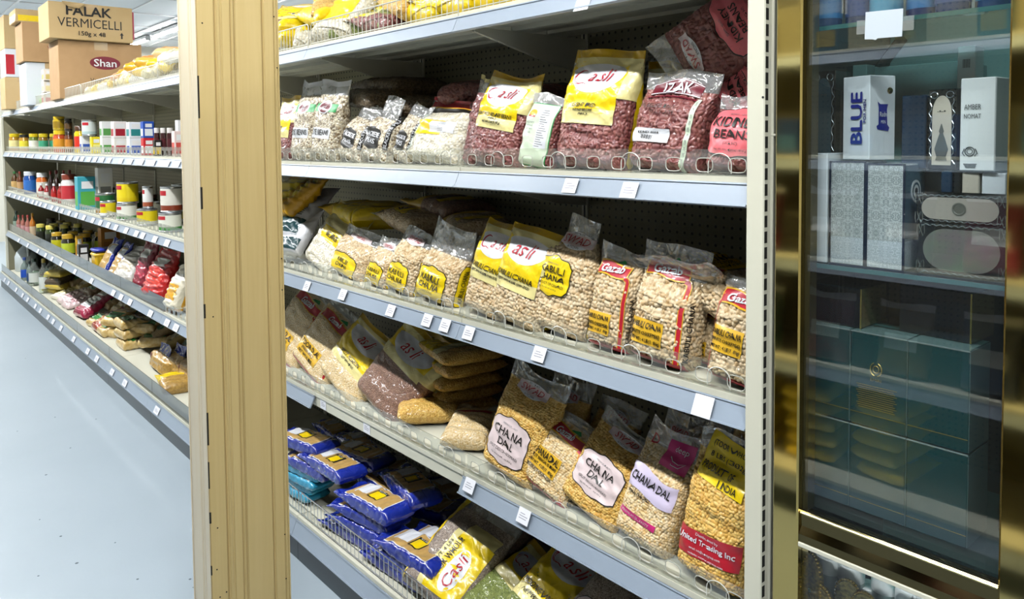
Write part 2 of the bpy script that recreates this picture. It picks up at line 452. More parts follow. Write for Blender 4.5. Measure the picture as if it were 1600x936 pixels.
# the fourth shelf right of the column has lost its price rail: bare cream lip
for o in list(bpy.data.objects):
    if o.parent and o.parent.name.startswith('shelf') and o.name.startswith('price_rail') and (Vector(o.parent.location)-Vector((-BAY, 0, ZS[3]))).length < 1e-4: bpy.data.objects.remove(o)
# ------------------------------------------------------------------ the wood-cased column
M_wood = None
def wood(name, c1, c2):
    m = bpy.data.materials.new(name); m.use_nodes = True; q = N(m); p = q.n['Principled BSDF']
    tc = q('ShaderNodeTexCoord'); mp = q('ShaderNodeMapping'); mp.inputs['Scale'].default_value = (14, 14, .55); q.l(tc.outputs['Object'], mp.inputs[0])
    nz = q('ShaderNodeTexNoise', i_Scale=1.6, i_Detail=2.0, i_Distortion=.6); q.l(mp.outputs[0], nz.inputs['Vector'])
    w = q('ShaderNodeMath', operation='MULTIPLY', i_1=15.0); q.l(nz.outputs['Fac'], w.inputs[0])
    sn = q('ShaderNodeMath', operation='SINE'); q.l(w.outputs[0], sn.inputs[0])
    n2 = q('ShaderNodeTexNoise', i_Scale=9.0, i_Detail=6.0); q.l(mp.outputs[0], n2.inputs['Vector'])
    ad = q('ShaderNodeMath', operation='MULTIPLY_ADD', i_1=.06, i_2=.12); q.l(sn.outputs[0], ad.inputs[0])
    a2 = q('ShaderNodeMath', operation='MULTIPLY_ADD', i_1=.42); q.l(n2.outputs['Fac'], a2.inputs[0]); q.l(ad.outputs[0], a2.inputs[2])
    mx = q('ShaderNodeMix', data_type='RGBA'); mx.inputs[6].default_value = lin(c1); mx.inputs[7].default_value = lin(c2)
    q.l(a2.outputs[0], mx.inputs[0]); q.l(mx.outputs[2], p.inputs['Base Color']); p.inputs['Roughness'].default_value = .42
    return m
M_wood = wood('pale maple veneer', 'dcc48a', 'c2a566')
M_wood2 = wood('lightened maple', 'eadfc6', 'd8c49a')  # maple lightened: lamp glare on this side is put into the colour
M_wdark = mat('darker groove tone', 'b4965c', .7)  # darker tone for strips in the groove bottoms and along the corner
M_chip = mat('dark chipped seam', '1c1710', .9)
def grooved(pts):  # pts: list of (distance, depth) along a face
    return pts
PX, PYY = -1.178, -.600                                   # column corner nearest the camera
colm = thing('column', 'square column cased in pale maple boards with fluted grooves, standing in the aisle', 'column', (PX, PYY, 0))
WY = .212; WX = .138; CT = CEIL-.014
# +X face: fluted casing. profile along y (0..WY), x depth
def cut(fr_, w_, d_): return [(fr_, 0), (fr_+w_*.25, -d_), (fr_+w_*.75, -d_), (fr_+w_, 0)]
prof = [(0.0, 0)]
for a in ((.192, .05, .004), (.262, .035, .0035), (.385, .03, .003), (.43, .03, .004), (.775, .045, .004), (.93, .022, .003), (.968, .02, .003)):
    prof += cut(a[0]*WY, a[1]*WY, a[2])
prof += [(WY, 0)]
b = MB(); pts = [(d, y) for y, d in prof]+[(-.02, WY), (-.02, 0)]
b.prism(M_wood, pts, 'z', 0, CT)
mk('fluted_casing', b, colm)
b = MB()
for a in ((.192, .05, .004), (.385, .03, .003), (.43, .03, .004), (.775, .045, .004), (.93, .022, .003)):
    b.box(M_wdark, -a[2]-.0004, -a[2]+.0004, (a[0]+a[1]*.3)*WY, (a[0]+a[1]*.55)*WY, 0, CT)
mk('groove_strips', b, colm)
prof2 = [(-WX, -.002), (-WX+.004, -.002), (-WX+.004, .0), (-.066, 0), (-.062, .003), (-.056, .003), (-.052, -.0), (-.046, .0), (-.042, .003), (-.036, .003), (-.032, -.002), (-.004, -.002)]
b = MB(); b.prism(M_wood2, [(x_, y_) for x_, y_ in prof2]+[(-.004, .02), (-WX, .02)], 'z', 0, CT)
mk('side_board', b, colm)
mk('core', MB().box(M_wood, -WX, -.02, .02, WY, 0, CT), colm)
b = MB(); b.box(M_wdark, -.0035, .0004, -.0004, .0005, 0, CT)
z = .1
while z < 3.0:
    hh = rng.uniform(.01, .12)
    w_ = rng.uniform(.0015, .004)
    if rng.random() < .75: b.box(M_chip, -.0036, .0007, -.0012, w_, z, z+hh, .0008)
    z += hh+rng.uniform(.02, .13)
mk('chipped_seam', b, colm)
b = MB()
for px, py in ((316, 36), (333, 495), (340, 825), (339, 890), (354, 925), (441, 453), (440, 404), (445, 835), (447, 904), (344, 933), (428, 26), (433, 106)):
    p = at_x(px, py, PX); b.lathe(M_chip, [(0, .0012), (.0015, .001), (.002, 0)], 8, (0, p[1]-PYY, p[2]), 'x')
mk('nail_hole', b, colm)
# ------------------------------------------------------------------ filled pouches
def smooth01(x): x = np.clip(x, 0, 1); return x*x*(3-2*x)
def grains_field(S, Z, r, aspect, seed):
    """height field of packed grains (0 at the tops, negative in the gaps) and a random number per grain"""
    g = np.random.RandomState(seed); p = r*1.8
    ci = np.floor(S/p).astype(int); ri = np.floor(Z/(p*.88)).astype(int)
    o = 4+max(0, -min(ci.min(), ri.min())); nu, nv = ci.max()+o+6, ri.max()+o+6
    jx = g.uniform(-.27, .27, (nv, nu)); jz = g.uniform(-.27, .27, (nv, nu)); idr = g.uniform(0, 1, (nv, nu)); ang = g.uniform(0, PI, (nv, nu)); dep = g.uniform(0, .4, (nv, nu))
    best = np.full(S.shape, -9.); bid = np.zeros(S.shape)
    for a in (-1, 0, 1):
        for b in (-1, 0, 1):
            c = ci+b; r_ = ri+a; ic = c+o; ir = r_+o
            x = (c+.5+jx[ir, ic]+(r_ % 2)*.5)*p; z = (r_+.5+jz[ir, ic])*p*.88
            dx, dz = S-x, Z-z; A = ang[ir, ic]; ca, sa = np.cos(A), np.sin(A)
            u = (dx*ca+dz*sa)/(r*aspect); v = (-dx*sa+dz*ca)/r; q = u*u+v*v
            h = np.where(q < 1, np.sqrt(np.maximum(1-q, 0))-1-dep[ir, ic], -1.9)
            m = h > best; best = np.where(m, h, best); bid = np.where(m, idr[ir, ic], bid)
    return np.maximum(best, -1.6)*r, bid
class Pouch:
    """pillow bag: local x right, -y front, z up, standing on z=0.  Printed pieces are laid on it by (distance right of the front centre line, height)"""
    def __init__(s, w, h, t, fill=.86, seed=1, box=.7, bend=0., lump=.0022, belly=.15, neck=.0):
        s.w, s.h, s.t, s.fill, s.seed, s.box, s.bend, s.lump, s.belly, s.neck = w, h, t, fill, seed, box, bend, lump, belly, neck
        g = np.random.RandomState(seed); s.ph = g.uniform(0, 6.28, 12); s.lf = g.uniform(.7, 1.3, 6); s.ear = g.uniform(-.01, .055, 2)
        NV, NA = 56, 160
        s.V = np.linspace(0, 1, NV); a = np.linspace(-PI, PI, NA+1)          # a=0 front centre, +pi/2 right edge
        P = s.shape(s.V[:, None], a[None, :]); d = np.linalg.norm(np.diff(P, axis=1), axis=2)
        L = np.concatenate([np.zeros((NV, 1)), np.cumsum(d, 1)], 1); s.a = a
        s.L = L-L[:, NA//2:NA//2+1]
    def shape(s, v, a):
        f = s.fill
        g = np.sqrt(np.clip(1-(1-np.clip(v/.10, 0, 1))**2, 0, 1))
        g = g*(1+s.belly*(.5-v/f))
        sh = smooth01((v-.66*f)/(.36*f)); g = g*(1-sh*.80)
        g = np.where(v > f, g*(1-smooth01((v-f)/(1.001-f))*.94), g)
        g = np.maximum(g, .004)
        T = s.t/2*g
        W = s.w/2*(1-.05*g+.03*smooth01((v-f*.8)/.3)-s.neck*smooth01((v-f*.75)/.2))*(.95+.05*smooth01(v/.06))
        ca, sa = np.sin(a), np.cos(a); e = s.box
        x = W*np.sign(ca)*np.abs(ca)**(e*.75); y = -T*np.sign(sa)*np.abs(sa)**e
        p = s.ph; k1 = 2*PI/(.075*s.lf[0]); k2 = 2*PI/(.06*s.lf[1]); X = a*s.w*.3; Z = v*s.h
        lu = (np.sin(k1*X+p[0]+2*np.sin(k2*Z+p[1]))*.5+np.sin(k2*Z*1.3+p[2]+np.sin(k1*X*.7+p[3]))*.5+.35*np.sin(2.3*k1*X+1.7*k2*Z+p[4]))
        am = s.lump*np.clip(v/.08, 0, 1)*np.abs(sa)**.4
        y = y-np.sign(sa)*lu*am*(.55+.45*np.where(v > f, .3, 1))
        fl = np.clip((v-f*.93)/(1-f*.93+1e-6), 0, 1)
        y = y+s.bend*fl**1.5*s.h*(1-f*.93)+fl*.006*np.sin(9*x/s.w+p[5])
        zz = v*s.h-np.abs(s.bend)*fl**2*s.h*(1-f*.93)*.4+fl*.006*np.sin(5*x/s.w+p[6])+fl*s.h*np.clip(2*np.abs(x)/s.w, 0, 1)**3*np.where(x > 0, s.ear[1], s.ear[0])+0*a
        return np.stack(np.broadcast_arrays(x, y, zz), -1)
    def angle(s, dist, v):
        """angle for an arc distance from the front centre at height fraction v (arrays)"""
        dist, v = np.broadcast_arrays(np.asarray(dist, float), np.asarray(v, float)); out = np.empty(dist.shape)
        vi = np.clip(v, 0, 1)*(len(s.V)-1); i0 = np.minimum(vi.astype(int), len(s.V)-2); fr_ = vi-i0
        df, i0f, ff, of = dist.ravel(), i0.ravel(), fr_.ravel(), out.ravel().copy()
        for i in np.unique(i0f):
            k = i0f == i
            A = np.interp(df[k], s.L[i], s.a); B = np.interp(df[k], s.L[i+1], s.a); of[k] = A*(1-ff[k])+B*ff[k]
        return of.reshape(dist.shape)
    def at(s, dist, z, off=0.):
        z = np.asarray(z, float); v = np.clip(z/s.h, 0, 1); a = s.angle(dist, v); P = s.shape(v, a)
        if np.any(off):
            e = .004; Pa = s.shape(v, a+e*6)-s.shape(v, a-e*6); Pv = s.shape(np.clip(v+e, 0, 1), a)-s.shape(np.clip(v-e, 0, 1), a)
            n = np.cross(Pa, Pv); n /= np.maximum(np.linalg.norm(n, axis=-1, keepdims=True), 1e-9); P = P+n*off
        return P
    # printed pieces
    def patch(s, mb, m, x0, x1, lo, hi, off=.0006, nu=None, nv=None):
        nu = nu or max(6, int((x1-x0)/.0045)); t = np.linspace(0, 1, nu+1)
        lo_ = np.array([lo(k) if callable(lo) else lo for k in t]); hi_ = np.array([hi(k) if callable(hi) else hi for k in t])
        nv = nv or max(4, int((hi_-lo_).max()/.005)); q = np.linspace(0, 1, nv+1)[:, None]
        Z = lo_[None]*(1-q)+hi_[None]*q; X = np.broadcast_to((x0+(x1-x0)*t)[None], Z.shape)
        mb.grid(m, s.at(X, Z, off)); return mb
    def ellipse(s, mb, m, cx, cz, rx, rz, off=.0009):
        return s.patch(mb, m, cx-rx, cx+rx, lambda t: cz-rz*math.sqrt(max(0, 1-(2*t-1)**2)), lambda t: cz+rz*math.sqrt(max(0, 1-(2*t-1)**2)), off, 16, 8)
    def text(s, mb, m, text, x0, x1, z0, z1, shear=0., bold=0., rot=0., off=.0014):
        off += .0012; v, f, asp, lay = glyphs(text, shear, bold); off = off+lay[:, None]; w, h = fit(x1-x0, z1-z0, asp); cx, cz = (x0+x1)/2, (z0+z1)/2; c, n = math.cos(R(rot)), math.sin(R(rot))
        dx, dz = (v[:, 0]-.5)*w, (v[:, 1]-.5)*h
        return mb.add(s.at(cx+dx*c-dz*n, cz+dx*n+dz*c, off), f, m)
    def line(s, mb, m, pts, width, off=.0012):
        pts = np.array(pts, float)
        n = len(pts); tg = np.gradient(pts, axis=0); tg /= np.maximum(np.linalg.norm(tg, axis=1, keepdims=True), 1e-9)
        wv = (np.array(width) if hasattr(width, '__len__') else np.full(n, width))[:, None]*.5
        nn = np.stack([-tg[:, 1], tg[:, 0]], 1); A, B = pts-nn*wv, pts+nn*wv
        Q = np.stack([A, B], 1); mb.grid(m, s.at(Q[..., 0], Q[..., 1], off)); return mb
    def mesh(s, m_fill, m_film, name='pouch', grain_r=None, aspect=1., res=None, film_sides=False, m_print=None, print_z=None):
        """the pouch: filled part + flat film top.  m_print, print_z: opaque printed film above that height"""
        half = s.L[len(s.V)//3, -1]
        if grain_r:
            st = grain_r*(.26 if res is None else res); nf = int(half*1.24/st); nb = 24
            fr_ = np.concatenate([np.linspace(-1, -.63, nb//2, endpoint=False), np.linspace(-.63, .63, nf, endpoint=False), np.linspace(.63, 1, nb//2, endpoint=False)])
            nv = int(s.h/st)
        else:
            fr_ = np.linspace(-1, 1, 56, endpoint=False); nv = 44
        v = np.concatenate([np.linspace(0, .02, 3, endpoint=False), np.linspace(.02, 1, nv)])
        FR, VV = np.meshgrid(fr_, v); Lr = np.interp(VV.ravel(), s.V, s.L[:, -1]).reshape(VV.shape); S = FR*Lr
        A = s.angle(S, VV); P = s.shape(VV, A); ids = None
        if grain_r:
            disp, ids = grains_field(S, VV*s.h, grain_r, aspect, s.seed)
            ta = np.roll(P, -1, 1)-np.roll(P, 1, 1); tv = np.gradient(P, axis=0); n = np.cross(ta, tv); n /= np.maximum(np.linalg.norm(n, axis=-1, keepdims=True), 1e-9)
            wgt = np.clip(VV/.03, 0, 1)*np.clip((s.fill*.97-VV)/.03, 0, 1)*np.clip((.70-np.abs(FR))/.05, 0, 1)
            P = P+n*(disp*wgt)[..., None]
        nvv, nu = VV.shape; idx = np.arange(nvv*nu).reshape(nvv, nu); nx = np.roll(idx, -1, 1)
        q = np.stack([idx[:-1], nx[:-1], nx[1:], idx[1:]], -1).reshape(-1, 4)
        me = bpy.data.meshes.new(name); me.vertices.add(nvv*nu); me.vertices.foreach_set('co', P.reshape(-1).astype(np.float32))
        me.loops.add(q.size); me.loops.foreach_set('vertex_index', q.reshape(-1).astype(np.int32))
        me.polygons.add(len(q)); me.polygons.foreach_set('loop_start', (np.arange(len(q))*4).astype(np.int32))
        try: me.polygons.foreach_set('loop_total', np.full(len(q), 4, np.int32))
        except Exception: pass
        mats = [m_fill, m_film]+([m_print] if m_print else [])
        for m in mats: me.materials.append(m)
        vm = (v[:-1]+v[1:])/2; row = np.where(vm > s.fill*.955, 1, 0)
        if m_print: row = np.where(vm*s.h > print_z, 2, row)
        me.polygons.foreach_set('material_index', np.repeat(row, nu).astype(np.int32)); me.polygons.foreach_set('use_smooth', np.ones(len(q), bool))
        me.update(calc_edges=True); me.validate()
        if ids is not None:
            at = me.attributes.new('grain', 'FLOAT', 'POINT'); at.data.foreach_set('value', ids.reshape(-1).astype(np.float32))
        o = bpy.data.objects.new(name, me); COL.objects.link(o); return o
    def seam(s, mb, m, z0=None, depth=.006):
        """flat heat-sealed strip along the top"""
        z0 = z0 or s.h*.965; s.patch(mb, m, -s.w*.48, s.w*.48, z0, s.h*.999, .0005, 12, 2)
def shield(x, zlo, zhi, n=.006):
    """label outline with notched corners and a peaked middle: (lower, upper)"""
    f = lambda t: n*(1.5*math.exp(-((t-.5)/.13)**2)-1.3*math.exp(-((min(t, 1-t))/.07)**2)+.5*abs(math.sin(t*PI*2)))
    return (lambda t: zlo-f(t)*.8), (lambda t: zhi+f(t))

# colours of print
P_yel = mat('yellow printed film', 'f7d508', .32, coat=.5, wrinkle=.35)
P_pal = mat('pale yellow printed film', 'efe29a', .34, coat=.5, wrinkle=.35)
P_dkyel = mat('deep yellow printed film', 'd6ac0c', .34, coat=.5, wrinkle=.35)
P_wht = mat('white printed film', 'e9ebf0', .34, coat=.5, wrinkle=.25)
P_blk = mat('black print', '15130f', .4)
P_red = mat('red print', 'b8182c', .4, coat=.4, wrinkle=.2)
P_dred = mat('dark red print', '7d1626', .4)
P_mar = mat('maroon printed film', '6b1024', .35, coat=.5, wrinkle=.25)
P_pink = mat('salmon pink printed label', 'f0747c', .36, coat=.4, wrinkle=.25)
P_pale = mat('pale pink printed label', 'e6d3d3', .36, coat=.4, wrinkle=.2)
P_lil = mat('lilac printed label', 'dcd0ea', .36, coat=.4, wrinkle=.2)
P_mag = mat('magenta printed label', 'cf2a7a', .36, coat=.4, wrinkle=.2)
P_gold = mat('amber printed label', 'e8b62c', .36, coat=.4, wrinkle=.2)
P_green = mat('green print', '2f9a52', .4)
P_paleg = mat('pale green printed film', 'd9ead0', .34, coat=.4, wrinkle=.25)
P_blue = mat('royal blue printed film', '1a2f9c', .25, coat=.7, wrinkle=.6)
P_cyan = mat('turquoise printed film', '35a7cf', .25, coat=.6, wrinkle=.6)
P_grey = mat('grey small print', '6f7276', .5)
P_org = mat('orange printed film', 'e6ac18', .3, coat=.5, wrinkle=.4)
F_clear = film('clear pouch film')
F_milk = film('milky pouch film', white=.42, gloss=.2)
F_pink = film('rosy pouch film', (1, .93, .93), .25)
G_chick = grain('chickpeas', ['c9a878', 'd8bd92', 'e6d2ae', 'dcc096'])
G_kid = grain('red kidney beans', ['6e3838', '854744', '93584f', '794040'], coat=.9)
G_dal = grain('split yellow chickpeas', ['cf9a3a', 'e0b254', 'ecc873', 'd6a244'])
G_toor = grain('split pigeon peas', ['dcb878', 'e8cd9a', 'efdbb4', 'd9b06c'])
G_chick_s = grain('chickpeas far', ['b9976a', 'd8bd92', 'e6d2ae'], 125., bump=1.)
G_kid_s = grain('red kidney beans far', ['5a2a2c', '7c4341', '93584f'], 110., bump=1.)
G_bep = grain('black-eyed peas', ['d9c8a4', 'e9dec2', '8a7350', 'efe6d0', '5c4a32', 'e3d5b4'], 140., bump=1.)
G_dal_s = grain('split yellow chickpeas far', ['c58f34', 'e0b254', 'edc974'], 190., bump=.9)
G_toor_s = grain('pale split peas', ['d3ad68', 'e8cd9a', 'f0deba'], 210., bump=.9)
G_lent = grain('brown lentils', ['5b3b2c', '7a5340', '8d6a54', '4a2f26'], 260., bump=.9)
G_urad = grain('grey-brown lentils', ['8f7d70', 'b0a090', '6d5c52', 'c2b5a6'], 300., bump=.9)
G_moong = grain('green gram', ['5d6a2c', '77843c', '8e9a4e'], 260., bump=.9)
G_white = grain('white beans', ['e2dcc8', 'efead9', 'd4c9aa', 'f4f1e6'], 120., bump=.9)
G_brown = grain('brown dried beans', ['4b3c2c', '6e5b42', '857157', '352a1f'], 150., bump=1.)
G_pasta = grain('dry pasta', ['d2a85c', 'e0bd78', 'c99a4c'], 90., bump=1.)

def casli(p, mb, cx, cz, w, h, slant=.25, m=None, c_first=True):
    """the red handwriting brand word with its big sweeping first letter"""
    m = m or P_red
    x0 = cx-w/2
    if c_first:
        th = np.linspace(R(60), R(300), 22)
        pts = [(x0+w*.17+w*.15*math.cos(t), cz+h*.02+h*.42*math.sin(t)) for t in th]+[(x0+w*.36, cz-h*.42)]
        wd = np.concatenate([np.linspace(.25, 1, 10), np.linspace(1, .3, 13)])*h*.16
        p.line(mb, m, pts, wd)
        p.text(mb, m, 'asli', x0+w*.30, x0+w, cz-h*.30, cz+h*.50, shear=slant)
    else: p.text(mb, m, 'asli', x0, x0+w, cz-h*.45, cz+h*.5, shear=slant)
def place(x0, x1, ytop, zs, yf, lean=8.):
    """size and spot of a standing bag from where its front face shows: left and right edge and top in the photo, the shelf height and
    the depth of its front foot"""
    xm = (x0+x1)/2; yy = ytop+60.; h = .2; sl, cl = math.sin(R(lean)), math.cos(R(lean))
    for _ in range(8):
        h = (at_y(xm, ytop, yf+h*sl)[2]-zs)/cl
        ym = yf+h*.5*sl; q = at_y(xm, yy, ym); yy += (q[2]-(zs+h*.5*cl))*F_PX/(float(np.dot(CM[2], q-CAM)))
    X0, X1 = at_y(x0, yy, ym)[0], at_y(x1, yy, ym)[0]
    return (X0+X1)/2, X1-X0, h
def root_at(name, label, cat, X, zs, yf, t, h, lean, roll, yaw, group):
    """bag whose foot rests on the shelf; tilt is about the foot"""
    # (X is the middle of the bag at half height: shift the foot for the roll)
    return thing(name, label, cat, (X-math.sin(R(roll))*h*.5, yf+t*.5, zs+.001), (-R(lean), R(roll), R(yaw)), group)
# ------------------------------------------------------------------ the kinds of bag
def part(name, mb, root, label=None):
    o = mk(name, mb, root, smooth=True)
    if label: o['label'] = label
    return o
def body(p, root, *a, **k):
    o = p.mesh(*a, **k); o.parent = root; return o
def k_asli(p, root, fill, r=None, asp=1., lines=('KABULI CHANA', '(CHICKPEAS GARBANZOS)', 'NET WT 4 LBS (1.81 KG)'), ylo=.36, big=True, film=None, simple=False, side=True, lh=1.):
    w, h = p.w, p.h
    body(p, root, fill, film or F_clear, grain_r=r, aspect=asp, m_print=P_dkyel, print_z=h*.90)
    b = MB(); xr = .36*w
    p.patch(b, P_yel, -.47*w, xr, ylo*h, .90*h, .0005)
    p.patch(b, P_pal, -.47*w, xr, (ylo-.02)*h, (ylo+.10)*h, .0008)
    p.patch(b, P_pal, -.47*w, xr+.02*w, lambda t: h*(.88-.10*math.sin(t*PI)), .935*h, .0007)
    if side:
        p.patch(b, P_pal, xr, .60*w, .58*h, .93*h, .0005)
        p.patch(b, P_yel, .60*w, .72*w, .04*h, .95*h, .0005)
    part('printed_panel', b, root, 'yellow printed panel')
    b = MB(); zc = .755*h
    p.patch(b, P_wht, -.42*w, xr-.02*w, lambda t: zc+h*.07-h*.205*math.sqrt(max(0, 1-(2*t-1.05)**2)), lambda t: zc+h*(.07+.055*math.sin(t*PI)**.5), .0011)
    casli(p, b, -.04*w, zc+.005*h, .62*w, .15*h, c_first=big)
    part('brand_mark', b, root, 'white oval with red handwriting')
    if simple: return
    b = MB(); z = (.9*ylo+.19)*h; x0, x1 = -.40*w, xr-.07*w
    hh = [k*lh for k in (.055, .034, .036, .03)]
    for i, t in enumerate(lines):
        z1 = z if i < 2 or lh < 1 else (ylo+.075)*h
        xc = (x0+x1)/2; d = (x1-x0)*.5
        p.text(b, P_blk, t, xc-d, xc+d, z1-hh[i]*h, z1, shear=.2, bold=.012 if i == 0 or lh < 1 else 0.)
        z -= (hh[i]+.022*(1 if lh == 1 else .55))*h
    part('lettering', b, root)
def k_swad(p, root, fill, r=None, asp=1., lab=None, lines=('CHANA', 'DAL'), small='(SPLIT DESI CHICKPEAS)', sidetxt='CHANA DAL', zl=(.14, .47), xl=(-.38, .30), logo_z=.82, film=None, logo=True, side=True, lx=0., flip=False):
    w, h = p.w, p.h
    body(p, root, fill, film or F_clear, grain_r=r, aspect=asp)
    if logo:
        b = MB(); cx = lx*w; cz = logo_z*h
        p.ellipse(b, P_wht, cx, cz, .25*w, .075*h, .0010)
        p.patch(b, P_pale, cx-.27*w, cx+.27*w, lambda t: cz-.035*h-.012*h*abs(math.sin(t*9)), lambda t: cz+.04*h+.012*h*abs(math.sin(t*7)), .0013)
        p.text(b, P_red, 'SWAD', cx-.235*w, cx+.235*w, cz-.030*h, cz+.035*h, shear=.15, off=.002)
        p.text(b, P_blk, 'BEST TASTE', cx-.14*w, cx+.14*w, cz+.05*h, cz+.066*h, off=.002)
        p.text(b, P_blk, 'IN TOWN', cx-.1*w, cx+.1*w, cz-.066*h, cz-.048*h, off=.002)
        part('brand_mark', b, root, 'round brand mark with red capital letters')
    b = MB(); lo, hi = shield(0, zl[0]*h, zl[1]*h, .008*h/.26)
    e = .0022
    p.patch(b, P_blk, xl[0]*w-e, xl[1]*w+e, lambda t: lo(t)-e, lambda t: hi(t)+e, .0007)
    p.patch(b, lab, xl[0]*w, xl[1]*w, lo, hi, .0012)
    xc = (xl[0]+xl[1])/2*w; W = (xl[1]-xl[0])*w; H = (zl[1]-zl[0])*h
    p.text(b, P_grey, 'PREMIUM QUALITY', xc-.32*W, xc+.32*W, zl[0]*h+.88*H, zl[0]*h+.93*H, off=.002)
    n = len(lines); z = zl[0]*h+.82*H; hh = .21*H if n > 1 else .24*H
    for t in lines:
        d = .42*W
        p.text(b, P_blk, t, xc-d, xc+d, z-hh, z, off=.002, bold=.01); z -= hh*1.32
    p.text(b, P_blk, small, xc-.4*W, xc+.4*W, z-.09*H, z, off=.002); 
    p.text(b, P_blk, 'Net Wt 4 lbs (64 oz) 1816 g', xc-.33*W, xc+.33*W, zl[0]*h+.05*H, zl[0]*h+.11*H, off=.002)
    part('label', b, root)
    if side:
        b = MB(); x0, x1 = .50*w, .50*w+min(.16*w, p.t*.36)
        p.patch(b, P_blk, x0-.0018, x1+.0018, .05*h-.0018, .56*h+.0018, .0006); p.patch(b, lab, x0, x1, .05*h, .56*h, .0010)
        W = x1-x0; p.text(b, P_blk, sidetxt, (x0+x1)/2-.21*h, (x0+x1)/2+.21*h, .305*h-W*.3, .305*h+W*.3, rot=90, bold=.01, off=.0018)
        part('side_label', b, root)
def k_gazab(p, root, fill, r=None, asp=1., lines=('KABULI CHANA', '(WHITE CHICKPEAS)', 'NET WT : 4 LBS (1816g)'), sidetxt='KABULI CHANA', film=None, stripe=True, zl=(.15, .36), left=False):
    w, h = p.w, p.h
    body(p, root, fill, film or F_clear, grain_r=r, aspect=asp)
    b = MB(); zr = .79*h
    f0 = lambda t: zr-.055*h+.012*h*math.sin(t*6.5); f1 = lambda t: zr+.05*h+.02*h*math.sin(t*5.+.4)
    x0, x1 = -.40*w, .27*w
    p.patch(b, P_gold, x0-.003, x1+.003, lambda t: f0(t)-.003, lambda t: f1(t)+.003, .0008)
    p.patch(b, P_red, x0, x1, f0, f1, .0012)
    p.text(b, P_wht, 'Gazab', x0+.03*w, x1-.04*w, zr-.038*h, zr+.045*h, bold=.03, shear=.15, off=.002, rot=3)
    p.patch(b, P_green, -.02*w, .12*w, lambda t: zr+.065*h, lambda t: zr+(.075+.03*math.sin(t*3.1))*h, .0011)
    part('brand_mark', b, root, 'red ribbon brand mark with white letters')
    b = MB()
    if stripe:
        xs = .30*w
        p.line(b, P_gold, [(x1-.03*w, zr-.06*h), (x1+.03*w, zr-.075*h), (xs+.02*w, zr-.10*h), (xs+.035*w, .5*h), (xs+.05*w, .06*h)], .078*w, .0007)
        p.line(b, P_red, [(x1-.03*w, zr-.06*h), (x1+.03*w, zr-.075*h), (xs+.02*w, zr-.10*h), (xs+.035*w, .5*h), (xs+.05*w, .06*h)], .055*w, .0012)
    if left: p.line(b, P_red, [(-.38*w, zr-.03*h), (-.44*w, zr-.08*h), (-.46*w, .5*h), (-.42*w, .06*h)], .05*w, .0012)
    p.patch(b, P_red, -.46*w, .46*w, .012*h, .062*h, .0009)
    p.text(b, P_wht, 'United Trading Inc.', -.36*w, .25*w, .025*h, .05*h, off=.0016)
    part('red_stripe', b, root)
    b = MB(); xl = (-.40*w, .13*w); zz = (zl[0]*h, zl[1]*h); p.patch(b, P_gold, xl[0], xl[1], zz[0], zz[1], .0009)
    H = zz[1]-zz[0]; z = zz[1]-.06*H
    for i, t in enumerate(lines):
        hh = (.34, .2, .2, .16)[i]*H; p.text(b, P_blk, t, xl[0]+.02*w, xl[1]-.02*w, z-hh, z, bold=.02 if i == 0 else .004, off=.0016); z -= hh+.07*H
    part('label', b, root, 'amber label with black lettering')
    if sidetxt:
        b = MB(); p.text(b, P_blk, sidetxt, .475*w-.24*h, .475*w+.24*h, .33*h-.035*w, .33*h+.035*w, rot=90, bold=.03, off=.0012); part('side_lettering', b, root)
def k_bep(p, root, brand=True, band=.0):
    w, h = p.w, p.h
    body(p, root, G_bep, F_clear)
    b = MB(); lo, hi = shield(0, .2*h, .47*h, .006)
    p.patch(b, P_blk, -.40*w, .16*w, lo, hi, .0009)
    p.text(b, P_wht, 'BLACKEYE', -.36*w, .13*w, .36*h, .43*h, bold=.01, off=.0016); p.text(b, P_wht, 'PEAS', -.27*w, .04*w, .26*h, .33*h, bold=.01, off=.0016)
    part('label', b, root, 'black label with white lettering')
    b = MB(); p.patch(b, P_blk, .30*w, .42*w, .22*h, .74*h, .0009)
    p.text(b, P_wht, 'BLACKEYE PEAS', .36*w-.24*h, .36*w+.24*h, .48*h-.035*w, .48*h+.035*w, rot=90, off=.0016); part('side_label', b, root, 'narrow black side label')
def k_eye(p, root):
    w, h = p.w, p.h
    body(p, root, G_bep, F_milk, m_print=P_wht, print_z=h*.93)
    b = MB(); p.patch(b, P_green, -.40*w, .40*w, .60*h, .70*h, .0008); p.ellipse(b, P_wht, -.02*w, .66*h, .24*w, .085*h, .0012); p.ellipse(b, P_mar, -.02*w, .655*h, .19*w, .065*h, .0017)
    p.text(b, P_wht, 'cd', -.09*w, .05*w, .63*h, .68*h, off=.0022); part('brand_mark', b, root, 'green band with a maroon oval')
    b = MB(); p.patch(b, P_wht, -.42*w, .32*w, .27*h, .40*h, .0009); p.text(b, P_blk, '.EYE BEANS', -.36*w, .28*w, .31*h, .38*h, bold=.015, shear=-.1, off=.0016); part('label', b, root)
